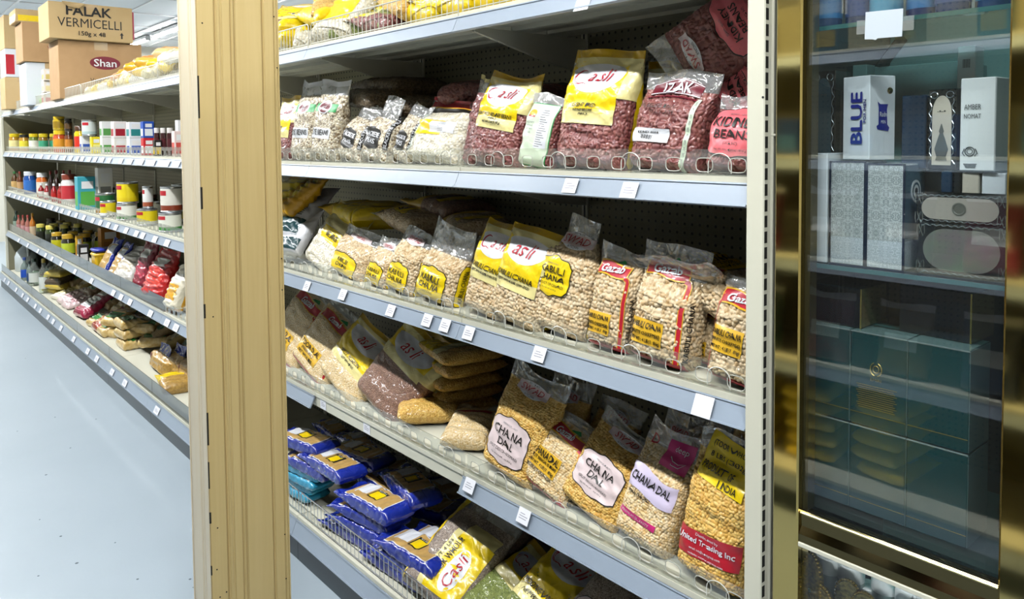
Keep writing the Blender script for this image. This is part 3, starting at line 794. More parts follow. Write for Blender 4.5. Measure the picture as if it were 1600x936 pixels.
def k_zak(p, root):
    w, h = p.w, p.h
    body(p, root, G_kid, F_clear, grain_r=.0056, aspect=1.55)
    b = MB()
    for o, m, e in ((.0, P_mar, 0), (.0, P_wht, .010), (0, P_mar, .016), (0, P_wht, .024), (0, P_mar, .03)):
        pass
    f = lambda c, d: (lambda t: h*(c+d*math.sin(t*PI)))
    p.patch(b, P_mar, -.34*w, .34*w, f(.735, .035), f(.86, .055), .0010)
    p.patch(b, P_wht, -.34*w, .34*w, f(.738, .035), f(.746, .035), .0013); p.patch(b, P_wht, -.34*w, .34*w, f(.848, .055), f(.854, .055), .0013)
    p.text(b, P_wht, 'IZAK', -.24*w, .26*w, .775*h, .875*h, bold=.02, off=.0018, rot=2)
    p.line(b, P_mar, [(-.36*w, .705*h), (-.1*w, .735*h), (.1*w, .735*h), (.36*w, .705*h)], .008*h*2, .001)
    part('brand_mark', b, root, 'maroon band with white capitals')
    b = MB(); p.text(b, P_blk, 'WE BELIEVE IN IT', -.40*w, .16*w, .60*h, .635*h, off=.0014); p.text(b, P_blk, 'REAL TASTE', -.26*w, .2*w, .545*h, .58*h, off=.0014); part('lettering', b, root)
    b = MB(); p.patch(b, P_wht, -.44*w, .14*w, lambda t: h*(.245+.02*t), lambda t: h*(.385+.015*t), .001); p.text(b, P_blk, 'KIDNEY BEAN', -.3*w, .0*w, .34*h, .366*h, bold=.01, off=.0017, rot=3)
    for i in range(14): p.patch(b, P_blk, (-.26+.0125*i)*w, (-.26+.0125*i+(.004, .007, .009)[i % 3])*w, .28*h, .325*h, .0016, 2, 2)
    part('price_label', b, root, 'white bar-code sticker')
    b = MB(); p.patch(b, P_paleg, .33*w, .385*w, .0*h, .72*h, .001)
    for i in range(11): p.text(b, P_grey, 'IZAK', .3575*w-.02*h, .3575*w+.02*h, (.05+.062*i)*h-.012*w, (.05+.062*i)*h+.012*w, rot=90, off=.0016)
    part('side_stripe', b, root, 'pale side stripe with repeated lettering')
def k_nutri(p, root):
    w, h = p.w, p.h
    body(p, root, G_kid, F_milk, grain_r=.0056, aspect=1.55)
    b = MB(); p.patch(b, P_green, -.43*w, .43*w, .015*h, .865*h, .0007); p.patch(b, P_paleg, -.41*w, .41*w, .03*h, .855*h, .0011)
    p.patch(b, P_wht, .02*w, .36*w, .26*h, .80*h, .0015)
    for i in range(17): p.patch(b, P_grey, .05*w, (.2+.12*((i*37) % 10)/10)*w, (.28+.03*i)*h, (.288+.03*i)*h, .0019, 4, 1)
    p.ellipse(b, P_gold, -.22*w, .715*h, .13*w, .05*h, .0016); p.patch(b, P_red, -.33*w, -.11*w, .665*h, .685*h, .0019)
    for i, t in enumerate(('KIDNEY', 'BEANS', 'NET WT', '4 LBS')): p.text(b, P_grey, t, -.34*w, -.06*w, (.58-.045*i)*h, (.605-.045*i)*h, off=.0017)
    part('back_label', b, root, 'pale green back label with a nutrition table')
def k_flour(p, root):
    w, h = p.w, p.h
    body(p, root, G_white, F_clear, m_print=P_red, print_z=h*.965)
    b = MB(); p.patch(b, P_red, -.48*w, .48*w, .86*h, .95*h, .0008); p.patch(b, P_gold, -.48*w, .48*w, .84*h, .862*h, .0011); p.patch(b, P_blk, -.48*w, .48*w, .76*h, .84*h, .0008); part('header', b, root, 'red and black header band')
    b = MB(); p.patch(b, P_yel, -.40*w, .12*w, .36*h, .58*h, .001); p.patch(b, P_wht, -.1*w, .34*w, .40*h, .56*h, .0014)
    for i in range(5): p.text(b, P_grey, 'WHITE BEANS', -.06*w, .3*w, (.42+.027*i)*h, (.435+.027*i)*h, off=.0019)
    p.patch(b, P_paleg, -.44*w, -.36*w, .1*h, .72*h, .001); part('label', b, root, 'yellow label under a white sticker')
def k_deep(p, root):
    w, h = p.w, p.h
    body(p, root, G_toor, F_pink, grain_r=.0036, aspect=1.1)
    b = MB(); p.patch(b, P_mag, -.06*w, .36*w, .70*h, .93*h, .0010); p.text(b, P_wht, 'deep', .0*w, .3*w, .83*h, .89*h, off=.0016)
    p.line(b, P_wht, [(.02*w, .79*h), (.10*w, .765*h), (.2*w, .76*h), (.3*w, .79*h), (.22*w, .735*h), (.1*w, .735*h), (.02*w, .79*h)], .009*w, .0016)
    p.text(b, P_red, 'D', -.36*w, -.24*w, .81*h, .90*h, off=.001); part('brand_mark', b, root, 'magenta square brand mark')
    b = MB(); f = lambda c: (lambda t: h*(c+.02*math.sin(t*PI*2)-.02*t)); p.patch(b, P_lil, -.44*w, .40*w, f(.43), f(.63), .001)
    p.text(b, P_blk, 'CHANA DAL', -.36*w, .32*w, .48*h, .585*h, shear=.2, bold=.012, off=.0017, rot=-2); part('label', b, root, 'lilac wavy label with black hand lettering')
    b = MB(); p.text(b, P_blk, 'BENGAL GRAM SPLIT', -.34*w, .06*w, .385*h, .415*h, shear=.2, bold=.01, off=.0014); p.patch(b, P_mag, -.42*w, .26*w, .20*h, .25*h, .001); p.text(b, P_pale, 'PREMIUM QUALITY', -.37*w, .2*w, .212*h, .238*h, off=.0016)
    part('ribbon', b, root, 'magenta ribbon')
def k_united(p, root):
    w, h = p.w, p.h
    body(p, root, G_dal, F_clear, grain_r=.0040, aspect=1.1)
    b = MB(); f = lambda c: (lambda t: h*(c-.05*t)); p.patch(b, P_yel, -.36*w, .30*w, f(.70), f(.99), .001, nu=20)
    for i, (t, a, c) in enumerate((('(TOOR WHOLE)', -.28, .27), ('8 LBS (3632g)', -.30, .26), ('PRODUCT OF', -.32, .12), ('INDIA', -.02, .22))): p.text(b, P_blk, t, a*w, c*w, (.915-.07*i-.03)*h, (.96-.07*i-.03)*h, bold=.012, off=.0017, rot=-3)
    part('header', b, root, 'yellow header with black capitals')
    b = MB(); f2 = lambda c: (lambda t: h*(c+.06*t)); p.patch(b, P_red, -.47*w, .43*w, f2(.145), f2(.325), .001)
    p.text(b, P_wht, 'Distributed by', -.18*w, .16*w, .315*h, .34*h, off=.0017, rot=3); p.text(b, P_wht, 'United Trading Inc', -.43*w, .38*w, .255*h, .305*h, bold=.02, off=.0017, rot=4)
    p.text(b, P_wht, 'email: info@utigroup.com', -.28*w, .26*w, .218*h, .238*h, off=.0017, rot=4); p.text(b, P_wht, 'website: www.utigroup.com', -.28*w, .30*w, .18*h, .2*h, off=.0017, rot=4)
    part('label', b, root, 'red label with white lettering')
    b = MB(); p.line(b, P_red, [(.47*w, .96*h), (.42*w, .82*h), (.43*w, .7*h), (.48*w, .60*h), (.5*w, .45*h), (.5*w, .3*h)], .05*w, .001); part('red_stripe', b, root)
def k_plain(p, root, fill, film=None, lab=None, txt=None, lo=.3, hi=.6, pr=None, pz=.9):
    w, h = p.w, p.h
    body(p, root, fill, film or F_clear, m_print=pr, print_z=pz*h)
    if lab:
        b = MB(); p.patch(b, lab, -.36*w, .36*w, lo*h, hi*h, .001)
        if txt: p.text(b, P_blk, txt, -.3*w, .3*w, (lo*.7+hi*.3)*h, (lo*.3+hi*.7)*h, off=.0017, bold=.01)
        part('label', b, root)
CNT = [10]
def bag(kind, x0, x1, yt, zs, yf, lean, roll, t, label, group, yaw=0., seed=None, fill=.86, bend=.0, name='pulse_bag', cat='bag', box=.7, lump=.0024, dz=0., wf=1., hf=1., neck=0., **kw):
    X, w, h = place(x0, x1, yt, zs+dz, yf, lean); CNT[0] += 1
    p = Pouch(w*wf, h*hf, t, fill, seed or CNT[0], box, bend, lump, neck=neck)
    r = root_at(name, label, cat, X, zs+dz, yf, t, h*hf, lean, roll, yaw, group)
    kind(p, r, **kw); return r
def lying(kind, px, py, z, w, h, t, yaw, label, group, Y=None, pitch=86., roll=0., seed=None, fill=.88, name='pulse_bag', cat='bag', bend=0., lump=.003, box=.75, ymin=.022, **kw):
    """bag lying on its back, foot towards the aisle, its middle seen at (px, py) in the photo"""
    CNT[0] += 1; q = at_y(px, py, Y) if Y is not None else at_z(px, py, z+t)
    p = Pouch(w, h, t, fill, seed or CNT[0], box, bend, lump)
    ya = R(yaw); ey = h*.5*abs(math.cos(ya))*math.sin(R(pitch))+w*.5*abs(math.sin(ya))
    if q[1] < ymin+ey: q = at_y(px, py, ymin+ey)
    q[1] = min(q[1], .49-ey) if .49-ey > ymin+ey else q[1]
    zc = z+max(t*.5, h*.5*abs(math.cos(R(pitch)))+t*.3)
    if Y is not None: zc = max(q[2]-t*.5, zc)
    off = Vector((math.sin(-ya), math.cos(ya), 0))*(h*.5*math.sin(R(pitch)))
    r = thing(name, label, cat, (q[0]-off.x, q[1]-off.y, zc-h*.5*math.cos(R(pitch))), (-R(pitch), R(roll), ya), group)
    kind(p, r, **kw); return r
Z1, Z2, Z3, Z4 = ZS
GA, GB, GC = 'bags of beans and peas on the second shelf', 'bags of chickpeas on the third shelf', 'bags of split lentils on the fourth shelf'
BK = 'bags heaped behind the front row'
# --- second shelf: beans and peas
bag(lambda p, r: k_asli(p, r, G_kid_s, lines=('EYE', 'BEANS')), 424, 455, 152, Z2, .03, 8, 2, .07, 'white and yellow bag peeping out behind the maple column on the second shelf', GA)
bag(k_eye, 453, 489, 128, Z2, .03, 7, 2, .075, 'white and green pouch of eye beans next to the maple column', GA)
bag(k_eye, 484, 524, 126, Z2, .025, 6, 4, .08, 'white and green pouch of eye beans, right one of the pair by the column', GA)
bag(k_bep, 533, 572, 158, Z2, .035, 14, 12, .08, 'left clear bag of blackeye peas with black label, leaning right', GA, bend=.2, fill=.74, neck=.3)
bag(k_bep, 567, 612, 150, Z2, .03, 10, 10, .08, 'middle clear bag of blackeye peas with a tall pointed top', GA, bend=.1, fill=.70, neck=.4)
bag(k_bep, 618, 648, 160, Z2, .05, 12, 12, .07, 'narrow bag of blackeye peas with black stripe beside the white beans', GA, bend=.3, fill=.8)
bag(k_flour, 640, 722, 158, Z2, .03, 25, 3, .10, 'bag of white beans with red and black header band', GA, fill=.84, lump=.005)
bag(lambda p, r: k_plain(p, r, G_kid_s, pr=P_pal, pz=.95), 728, 748, 120, Z2, .07, 6, 8, .06, 'clear bag of kidney beans hidden behind the small yellow kidney bag', GA)
bag(lambda p, r: k_asli(p, r, G_kid, .0056, 1.55, ('LIGHT RED KIDNEY BEANS', '(RAJMA)', 'NET WT. 2 LBS (907 g)'), ylo=.40, lh=.75), 735, 815, 116, Z2, .035, 10, 8, .085, 'smaller yellow bag of red kidney beans with white oval, leaning right', GA, fill=.9, bend=.1)
bag(k_nutri, 812, 862, 148, Z2, .03, 9, 7, .06, 'kidney bean bag showing a pale green back label between the yellow bags', GA, fill=.9)
bag(lambda p, r: k_asli(p, r, G_kid, .0056, 1.55, ('LIGHT RED', 'KIDNEY BEANS', '(RAJMA)'), ylo=.38, lh=.62), 866, 974, 80, Z2, .03, 9, 4, .095, 'largest yellow bag of red kidney beans, tall with a wide white oval', GA, fill=.9)
bag(lambda p, r: k_asli(p, r, G_kid_s, simple=True), 992, 1046, 98, Z2, .14, 5, 3, .07, 'pale yellow bag behind the big yellow kidney bean bag', GA)
bag(k_zak, 980, 1092, 112, Z2, .03, 9, 6, .10, 'clear bag of kidney beans with a maroon band on top', GA, fill=.84)
KP = dict(lab=P_pink, lines=('KIDNEY', 'BEANS'), small='(LIGHT)', zl=(.22, .76), xl=(-.44, .44), logo=False, side=False)
bag(lambda p, r: k_swad(p, r, G_kid, .0056, 1.55, **KP), 1097, 1196, 148, Z2, .025, 8, 5, .10, 'kidney bean bag with salmon pink label beside the cream end post', GA, fill=.84)
def upturned(kind, loc, w, h, t, lean, roll, label, group, fill=.86, seed=5):
    r = thing('pulse_bag', label, 'bag', loc, (-R(lean), R(roll), 0), group); kind(Pouch(w, h, t, fill, seed, .7, 0., .003), r); return r
upturned(lambda p, r: k_swad(p, r, G_kid, .0056, 1.55, lab=P_pink, lines=('KIDNEY', 'BEANS'), small='(LIGHT)', zl=(.04, .34), xl=(-.4, .4), logo_z=.66, side=False), (-.095, .19, 1.785), .185, .25, .08, -14, -122, 'upturned clear bag of kidney beans on top of the pile by the post', GA)
upturned(lambda p, r: k_swad(p, r, G_kid_s, lab=P_pink, lines=('KIDNEY', 'BEANS'), small='(LIGHT)', zl=(.04, .3), xl=(-.4, .4), logo_z=.74, side=False), (-.10, .20, 1.65), .19, .27, .07, -8, -112, 'kidney bean bag under the upturned one by the end post', GA, seed=9)
lying(lambda p, r: k_plain(p, r, F_milk, F_milk, lab=mat('grey printed back label', 'b9c3cc', .4, coat=.4, wrinkle=.3), txt='KIDNEY BEANS', lo=.25, hi=.8), 1062, 92, 1.60, .2, .27, .05, 25, 'pouch showing its grey printed back, lying on the heap near the shelf top', BK, Y=.30, pitch=62)
for i, (px, py, Y, w, h, ya, pi, lb) in enumerate(((585, 140, .25, .5, .30, 84, 84, 'long sack of brown beans lying at the back, end towards the blackeye peas'),
        (660, 150, .30, .34, .42, 70, 84, 'sack of brown beans lying behind the white bean bag'), (620, 122, .36, .3, .46, 88, 86, 'topmost sack of brown beans at the back of the second shelf'))):
    lying(lambda p, r: k_plain(p, r, G_brown), px, py, 1.5, .26, .42, .07, ya, lb, BK, Y=Y, pitch=pi)
for i, (px, py, Y, lb, L_) in enumerate(((800, 150, .32, 'dark bag of kidney beans lying behind the small yellow bag', P_mar), (850, 132, .34, 'dark shiny bag lying at the back behind the back-label bag', P_blk), (775, 128, .38, 'dark bag with red print at the back under the top shelf', P_red))):
    lying(lambda p, r: k_plain(p, r, G_kid_s, lab=L_, lo=.5, hi=.85), px, py, 1.5, .22, .30, .07, 30*i-20, lb, BK, Y=Y, pitch=82)
# --- third shelf: chickpeas
SW = dict(lab=P_yel, lines=('KABULI', 'CHANA'), small='(CHICK PEAS)', sidetxt='KABULI CHANA', zl=(.03, .40))
bag(lambda p, r: k_swad(p, r, G_chick_s, **SW), 517, 570, 360, Z3, .05, 16, 10, .09, 'first chickpea bag with yellow shield label from the maple column', GB, fill=.8)
bag(lambda p, r: k_swad(p, r, G_chick_s, **SW), 572, 606, 372, Z3, .04, 14, 8, .08, 'second chickpea bag with yellow shield label, narrow between its neighbours', GB, fill=.78)
bag(lambda p, r: k_swad(p, r, G_chick, .0055, **SW), 604, 650, 358, Z3, .035, 12, 8, .09, 'third chickpea bag with yellow shield label and folded white top', GB, fill=.8, bend=.2)
bag(lambda p, r: k_swad(p, r, G_chick, .0055, logo=False, **SW), 650, 712, 354, Z3, .03, 11, 7, .10, 'fourth chickpea bag with yellow shield label and slack clear top', GB, fill=.66)
bag(lambda p, r: k_swad(p, r, G_chick_s, **SW), 702, 734, 368, Z3, .12, 8, 6, .08, 'chickpea bag in shade behind the first yellow chickpea bag', GB)
bag(lambda p, r: k_asli(p, r, G_chick, .0055, 1., ylo=.38), 728, 797, 349, Z3, .03, 10, 9, .09, 'left yellow chickpea bag with white oval and folded top', GB, fill=.92, bend=.25)
bag(lambda p, r: k_asli(p, r, G_chick, .0055, 1., ylo=.36, big=False), 768, 850, 357, Z3, .022, 10, 9, .09, 'right yellow chickpea bag with white oval, in front of its twin', GB, fill=.92, bend=.2)
bag(lambda p, r: k_swad(p, r, G_chick, .0055, lab=P_yel, lines=('KABULI', 'CHANA'), small='PRODUCT OF CANADA', zl=(.34, .60), xl=(-.46, .14), logo_z=.80, sidetxt='KABULI CHANA'), 832, 925, 342, Z3, .035, 10, 6, .10, 'chickpea bag with torn-looking yellow label and peaked clear top', GB, fill=.86, neck=.5)
bag(lambda p, r: k_gazab(p, r, G_chick, .0055), 914, 984, 392, Z3, .03, 7, 3, .09, 'chickpea bag with red ribbon, left one with green leaf', GB, fill=.9)
bag(lambda p, r: k_gazab(p, r, G_chick, .0055), 980, 1078, 388, Z3, .022, 6, 4, .10, 'chickpea bag with red ribbon, middle one with tall clear top', GB, fill=.78)
bag(lambda p, r: k_gazab(p, r, G_chick, .0055, left=True, zl=(.28, .52)), 1102, 1200, 440, Z3, .022, 6, 6, .10, 'chickpea bag with red stripe cut off by the cream end post', GB, fill=.93)
lying(lambda p, r: k_swad(p, r, G_chick, .0055, lab=P_yel, lines=('KABULI', 'CHANA'), zl=(.25, .7), logo=False, side=False), 1100, 402, 1.15, .22, .34, .09, 78, 'chickpea bag lying on the heap behind the red ribbon bags', BK, Y=.20, pitch=80)
lying(lambda p, r: k_gazab(p, r, G_chick, .0055, sidetxt=None, stripe=False), 1105, 452, 1.1, .22, .28, .08, 175, 'upturned chickpea bag with red ribbon behind the front row by the post', BK, Y=.17, pitch=60)
bag(lambda p, r: k_gazab(p, r, G_chick_s, sidetxt=None), 1075, 1125, 470, Z3, .10, 6, 3, .08, 'chickpea bag in shade between the two red ribbon bags', BK)
lying(lambda p, r: k_swad(p, r, G_chick_s, lab=P_yel, lines=('KABULI',), zl=(.3, .6), logo=False, side=False), 655, 340, 1.2, .24, .36, .08, 80, 'chickpea bag lying on top behind the yellow shield bags', BK, Y=.28, pitch=84)
for i, (px, py, Y, ya, fm, lb) in enumerate(((655, 320, .30, 70, G_chick_s, 'dark clear bag on the back heap of the third shelf'), (700, 305, .36, 84, G_lent, 'clear bag high on the back heap under the second shelf'), (745, 335, .30, 60, G_chick_s, 'bag on the right end of the back heap, third shelf'),
        (560, 345, .28, 84, P_yel, 'yellow bag lying behind the pale wrapped bag, third shelf'), (600, 330, .34, 60, P_yel, 'yellow and clear bag deep behind the chickpea bags'))):
    lying(lambda p, r: k_plain(p, r, fm, pr=P_dkyel, pz=.55, lab=P_yel, lo=.2, hi=.35), px, py, 1.2, .22, .32, .08, ya, lb, BK, Y=Y, pitch=84)
def k_pale(p, root):
    w, h = p.w, p.h; body(p, root, G_white, F_milk, m_print=P_pal, print_z=.62*h)
    b = MB(); p.patch(b, P_yel, -.3*w, .42*w, .40*h, .60*h, .001); p.text(b, P_blk, 'BEANS', -.2*w, .3*w, .47*h, .54*h, bold=.02, off=.0016); p.patch(b, P_dkyel, -.48*w, .5*w, .86*h, .97*h, .001); part('label', b, root, 'yellow label with black capitals')
bag(k_pale, 492, 540, 322, Z3, .05, 28, 16, .08, 'white and yellow wrapped bag tilted back near the column', GB, lump=.004)
def k_teal(p, root):
    w, h = p.w, p.h; body(p, root, P_wht, P_wht)
    b = MB(); m = mat('dark teal print', '123f45', .35, coat=.5, wrinkle=.4); p.patch(b, m, -.46*w, .46*w, .05*h, .3*h, .001); p.patch(b, m, -.46*w, .1*w, .62*h, .8*h, .001)
    for i in range(6): p.patch(b, m, -.3*w, .3*w, (.36+.035*i)*h, (.372+.035*i)*h, .001, 8, 1)
    part('printed_panel', b, root, 'dark teal panels')
lying(k_teal, 470, 390, 1.1, .22, .3, .08, 20, 'white and dark teal packet in front beside the column', GB, Y=.10, pitch=50)
lying(k_teal, 462, 425, 1.05, .2, .2, .07, 15, 'dark teal packet lowest by the column on the third shelf', GB, Y=.06, pitch=40)
for px, py, Y, ya, pi, lb in ((462, 328, .25, 20, 60, 'orange and yellow packet at the back beside the column'), (480, 345, .2, -20, 50, 'crumpled yellow packet behind the white and teal one'), (455, 350, .16, 10, 50, 'orange packet nearest the maple column')):
    lying(lambda p, r: k_plain(p, r, P_org, P_org, lab=P_yel, lo=.2, hi=.8), px, py, 1.2, .2, .24, .08, ya, lb, BK, Y=Y, pitch=pi, lump=.006)
# --- fourth shelf: split lentils
bag(lambda p, r: k_gazab(p, r, G_toor_s, lines=('TOOR DAL', '(PIGEON PEAS)', 'NET WT 4 LBS'), sidetxt=None), 436, 486, 446, Z4, .05, 26, 17, .09, 'pale split pea bag with red stripe beside the maple column', GC, fill=.94)
bag(lambda p, r: k_gazab(p, r, G_toor_s, lines=('TOOR DAL', '(PIGEON PEAS)', 'NET WT 4 LBS'), sidetxt=None), 474, 533, 480, Z4, .04, 30, 18, .09, 'second pale split pea bag with amber label from the column', GC, fill=.94)
bag(lambda p, r: k_plain(p, r, G_toor_s, lab=P_red, lo=.82, hi=.92), 512, 548, 494, Z4, .12, 26, 16, .08, 'split pea bag with red ribbon in shade behind the yellow one', GC)
bag(lambda p, r: k_asli(p, r, G_toor_s, lines=('SPLIT PIGEON', '(TOOR DAL)', 'NET WT 4 LBS'), ylo=.34, big=False), 518, 585, 507, Z4, .03, 32, 20, .09, 'yellow split pea bag with white oval, tilted back on the fourth shelf', GC, fill=.9)
bag(lambda p, r: k_asli(p, r, G_lent, simple=True, ylo=.56, big=False), 582, 655, 512, Z4, .03, 33, 20, .09, 'bag of brown lentils with glossy clear front and yellow edges', GC, fill=.92)
bag(lambda p, r: k_asli(p, r, G_lent, simple=True, ylo=.5, big=False), 625, 672, 520, Z4, .12, 22, 10, .08, 'brown lentil bag with yellow top standing behind the glossy one', GC)
for i in range(5):
    lying(lambda p, r: k_asli(p, r, G_dal_s, simple=True, ylo=.2, big=False), 712-3*i, 620, Z4+.004+.046*(4-i), .25, .34, .046, 78+6*(i % 2), ['top', 'second', 'third', 'fourth', 'lowest'][i]+' yellow bag in the shaded flat stack, fourth shelf', 'flat stack of yellow bags on the fourth shelf', Y=.31, pitch=88, seed=90+i)
lying(lambda p, r: k_asli(p, r, G_dal_s, simple=True, ylo=.62, big=False), 672, 640, Z4+.012, .22, .34, .06, 55, 'yellow bag of split peas lying flat near the shelf edge', GC, pitch=88)
lying(lambda p, r: k_plain(p, r, G_toor_s, lab=P_red, lo=.62, hi=.74), 738, 668, Z4+.012, .15, .24, .055, 38, 'small split pea bag with red band lying on its back', GC, pitch=82)
CD = dict(lab=P_pale, lines=('CHANA', 'DAL'))
bag(lambda p, r: k_swad(p, r, G_dal, .0036, 1.1, zl=(.15, .50), logo_z=.84, **CD), 762, 846, 582, Z4, .03, 15, 9, .10, 'chana dal bag with pale label, the most upright one', GC, fill=.9)
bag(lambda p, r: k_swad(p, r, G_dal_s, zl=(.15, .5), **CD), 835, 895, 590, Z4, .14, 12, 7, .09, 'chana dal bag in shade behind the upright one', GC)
bag(lambda p, r: k_gazab(p, r, G_toor, .0036, 1.1, lines=('CHANA DAL', '(SPLIT BENGAL GRAM)', 'NET WT. 4 LBS (1816g)', 'PRODUCT OF INDIA'), sidetxt='CHANA DAL', zl=(.24, .50)), 826, 908, 655, Z4, .035, 24, 15, .09, 'chana dal bag with red stripe and black side lettering', GC, fill=.95)
bag(lambda p, r: k_swad(p, r, G_dal, .0036, 1.1, zl=(.24, .58), logo_z=.86, **CD), 892, 992, 664, Z4, .03, 25, 16, .10, 'chana dal bag with pale label, tilted right in front', GC, fill=.92)
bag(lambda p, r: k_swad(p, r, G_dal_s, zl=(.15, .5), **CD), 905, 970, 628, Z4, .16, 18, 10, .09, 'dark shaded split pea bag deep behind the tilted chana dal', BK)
bag(k_deep, 972, 1060, 672, Z4, .022, 16, 10, .10, 'chana dal bag with lilac label and magenta square', GC, fill=.86)
bag(k_united, 1058, 1172, 692, Z4, .018, 7, 6, .11, 'split pea bag with yellow header and red distributor label', GC, fill=.9)
bag(lambda p, r: k_gazab(p, r, G_dal, .0040, 1.1, sidetxt=None), 1128, 1172, 700, Z4, .10, 10, 2, .09, 'bag with red curved edge squeezed behind the red label bag by the post', GC, fill=.94)
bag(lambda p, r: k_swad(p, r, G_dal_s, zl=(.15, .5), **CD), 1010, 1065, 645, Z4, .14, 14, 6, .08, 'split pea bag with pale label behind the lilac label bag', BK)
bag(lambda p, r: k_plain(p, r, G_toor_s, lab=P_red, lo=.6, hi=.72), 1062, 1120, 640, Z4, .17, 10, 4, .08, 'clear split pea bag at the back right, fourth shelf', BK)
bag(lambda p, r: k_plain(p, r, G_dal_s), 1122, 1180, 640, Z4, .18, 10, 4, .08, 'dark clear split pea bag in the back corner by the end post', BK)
# --- base shelf
GD = 'bags on the base shelf'
def k_whole(p, root):
    w, h = p.w, p.h; body(p, root, G_urad, F_clear)
    b = MB(); p.patch(b, P_yel, -.48*w, -.40*w, .02*h, .96*h, .001); p.patch(b, P_pal, -.02*w, .44*w, .60*h, .74*h, .0008)
    p.patch(b, P_yel, -.06*w, .46*w, .06*h, .62*h, .0012); p.patch(b, P_pal, -.16*w, -.05*w, .06*h, .62*h, .0012)
    p.text(b, P_blk, 'TOOR WHOLE', .0*w-.2*h, .0*w+.2*h, .36*h-.03*w, .36*h+.03*w, rot=90, bold=.02, off=.0018); p.text(b, P_blk, 'NET WT. 4 LBS', -.105*w-.2*h, -.105*w+.2*h, .34*h-.022*w, .34*h+.022*w, rot=90, bold=.01, off=.0018)
    part('label', b, root, 'yellow label with sideways black capitals')
    b = MB(); p.ellipse(b, P_wht, .2*w, .3*h, .14*w, .2*h, .0018); p.text(b, P_red, 'Casli', .2*w-.15*h, .2*w+.15*h, .3*h-.07*w, .3*h+.07*w, rot=90, shear=.2, off=.0024); part('brand_mark', b, root)
lying(k_whole, 722, 884, ZB, .25, .33, .09, 4, 'bag of grey whole lentils with sideways yellow label, leaning on the wire fence', GD, Y=.09, pitch=56, roll=6, ymin=-.055)
lying(lambda p, r: k_asli(p, r, G_moong, lines=('MOONG WHOLE', '(GREEN GRAM)', 'NET WT 4 LBS'), ylo=.30), 862, 905, ZB, .22, .31, .08, -4, 'bag of green gram with yellow header and white oval', GD, Y=.12, pitch=54, roll=10, ymin=-.055)
lying(lambda p, r: k_asli(p, r, G_lent, simple=True, ylo=.62), 800, 822, ZB+.06, .26, .36, .08, 8, 'brown lentil bag with yellow header lying in the shade above the others', GD, Y=.32, pitch=70, roll=8)
lying(lambda p, r: k_asli(p, r, G_moong, simple=True, ylo=.5), 792, 896, ZB, .16, .28, .07, -8, 'green gram bag wedged between the grey lentils and the yellow header bag', GD, Y=.12, pitch=66, roll=14, ymin=-.055)
lying(lambda p, r: k_swad(p, r, G_urad, lab=P_pale, lines=('URAD', 'DAL'), zl=(.2, .4), logo_z=.74), 958, 925, ZB, .22, .32, .08, -6, 'dark bag with pink brand mark low in the right corner of the base', GD, Y=.13, pitch=54, roll=10, ymin=-.055)
lying(lambda p, r: k_swad(p, r, G_urad, lab=P_pale, lines=('URAD', 'DAL'), zl=(.2, .4), logo_z=.74), 915, 872, ZB+.02, .22, .30, .08, -6, 'dark bag with pink brand mark behind the green gram bag', GD, Y=.32, pitch=64, roll=10)
# ------------------------------------------------------------------ clear front strips, fences, price tags
M_acr = clear('clear acrylic strip', (.92, .93, .91), .06)
M_rim = mat('whitish acrylic edge', 'dcdcd2', .2, coat=.5)
M_wire = mat('white coated wire', 'd4d3c8', .3, metal=.35)
M_chr = mat('bright wire', 'cfd2d2', .22, metal=.9)
M_tag = mat('white paper tag', 'eff0f6', .6)
M_ink = mat('grey tag print', '9a9aa6', .7)
HS = .05
def strip_proto(rims=True, nh=12, label=''):
    t = thing('shelf_front_strip', label, 'shelf strip')
    L = .894; cw = L/nh; b = MB(); ths = .0032; hz = .020
    for i in range(nh):
        xc = -.003-cw*(i+.5); n = 20
        out, inn = [], []
        for k in range(n):
            a = 2*PI*k/n+PI/n; c, s_ = math.cos(a), math.sin(a)
            m = max(abs(c)/(cw/2), abs(s_)/(HS/2)) if False else None
            f = min((cw/2)/max(abs(c), 1e-6), (HS/2)/max(abs(s_), 1e-6)); out.append((xc+c*f, HS/2+s_*f))
            inn.append((xc+.019*math.copysign(abs(c)**.55, c), hz+.0135*math.copysign(abs(s_)**.7, s_)))
        vs = [(x, -ths/2, z) for x, z in out]+[(x, -ths/2, z) for x, z in inn]+[(x, ths/2, z) for x, z in out]+[(x, ths/2, z) for x, z in inn]
        fs = []
        for k in range(n):
            k2 = (k+1) % n
            fs += [(k, k2, n+k2, n+k), (2*n+k2, 2*n+k, 3*n+k, 3*n+k2), (n+k, n+k2, 3*n+k2, 3*n+k)]
        b.add(vs, fs, M_acr)
    b.box(M_acr, -.897, -.003, -ths/2, ths/2, HS, HS+.001)
    mk('clear_sheet', b, t)
    if rims:
        mk('foot_rail', MB().box(M_acr, -.897, -.003, -.008, .006, 0, .003), t)
        rp = None
        for i in range(nh):
            xc = -.003-cw*(i+.5)
            if rp is None:
                pts = [(.0195*math.copysign(abs(math.cos(a))**.55, math.cos(a)), 0, .0138*math.copysign(abs(math.sin(a))**.7, math.sin(a))) for a in [2*PI*k/24 for k in range(24)]]
                rp = o = mk('hole_rim', MB().tube(M_rim, pts, .0011, 5, True), t)
            else: o = rp.copy(); COL.objects.link(o)
            o.parent = t; o.location = (xc, 0, hz)
        for i in range(0, nh, 3):
            xc = -.003-cw*(i+1)
            pts = [(xc-.026, -.003, .004), (xc-.026, -.003, .022)]+[(xc+.026*math.cos(a), -.003, .022+.021*math.sin(a)) for a in [PI-PI*k/12 for k in range(13)]]+[(xc+.026, -.003, .004)]
            mk('arch_loop', MB().tube(M_rim, pts, .0011, 5), t)
    return t
st0 = strip_proto(True); st1 = strip_proto(False)
LV = ['top', 'second', 'third', 'fourth', 'base']
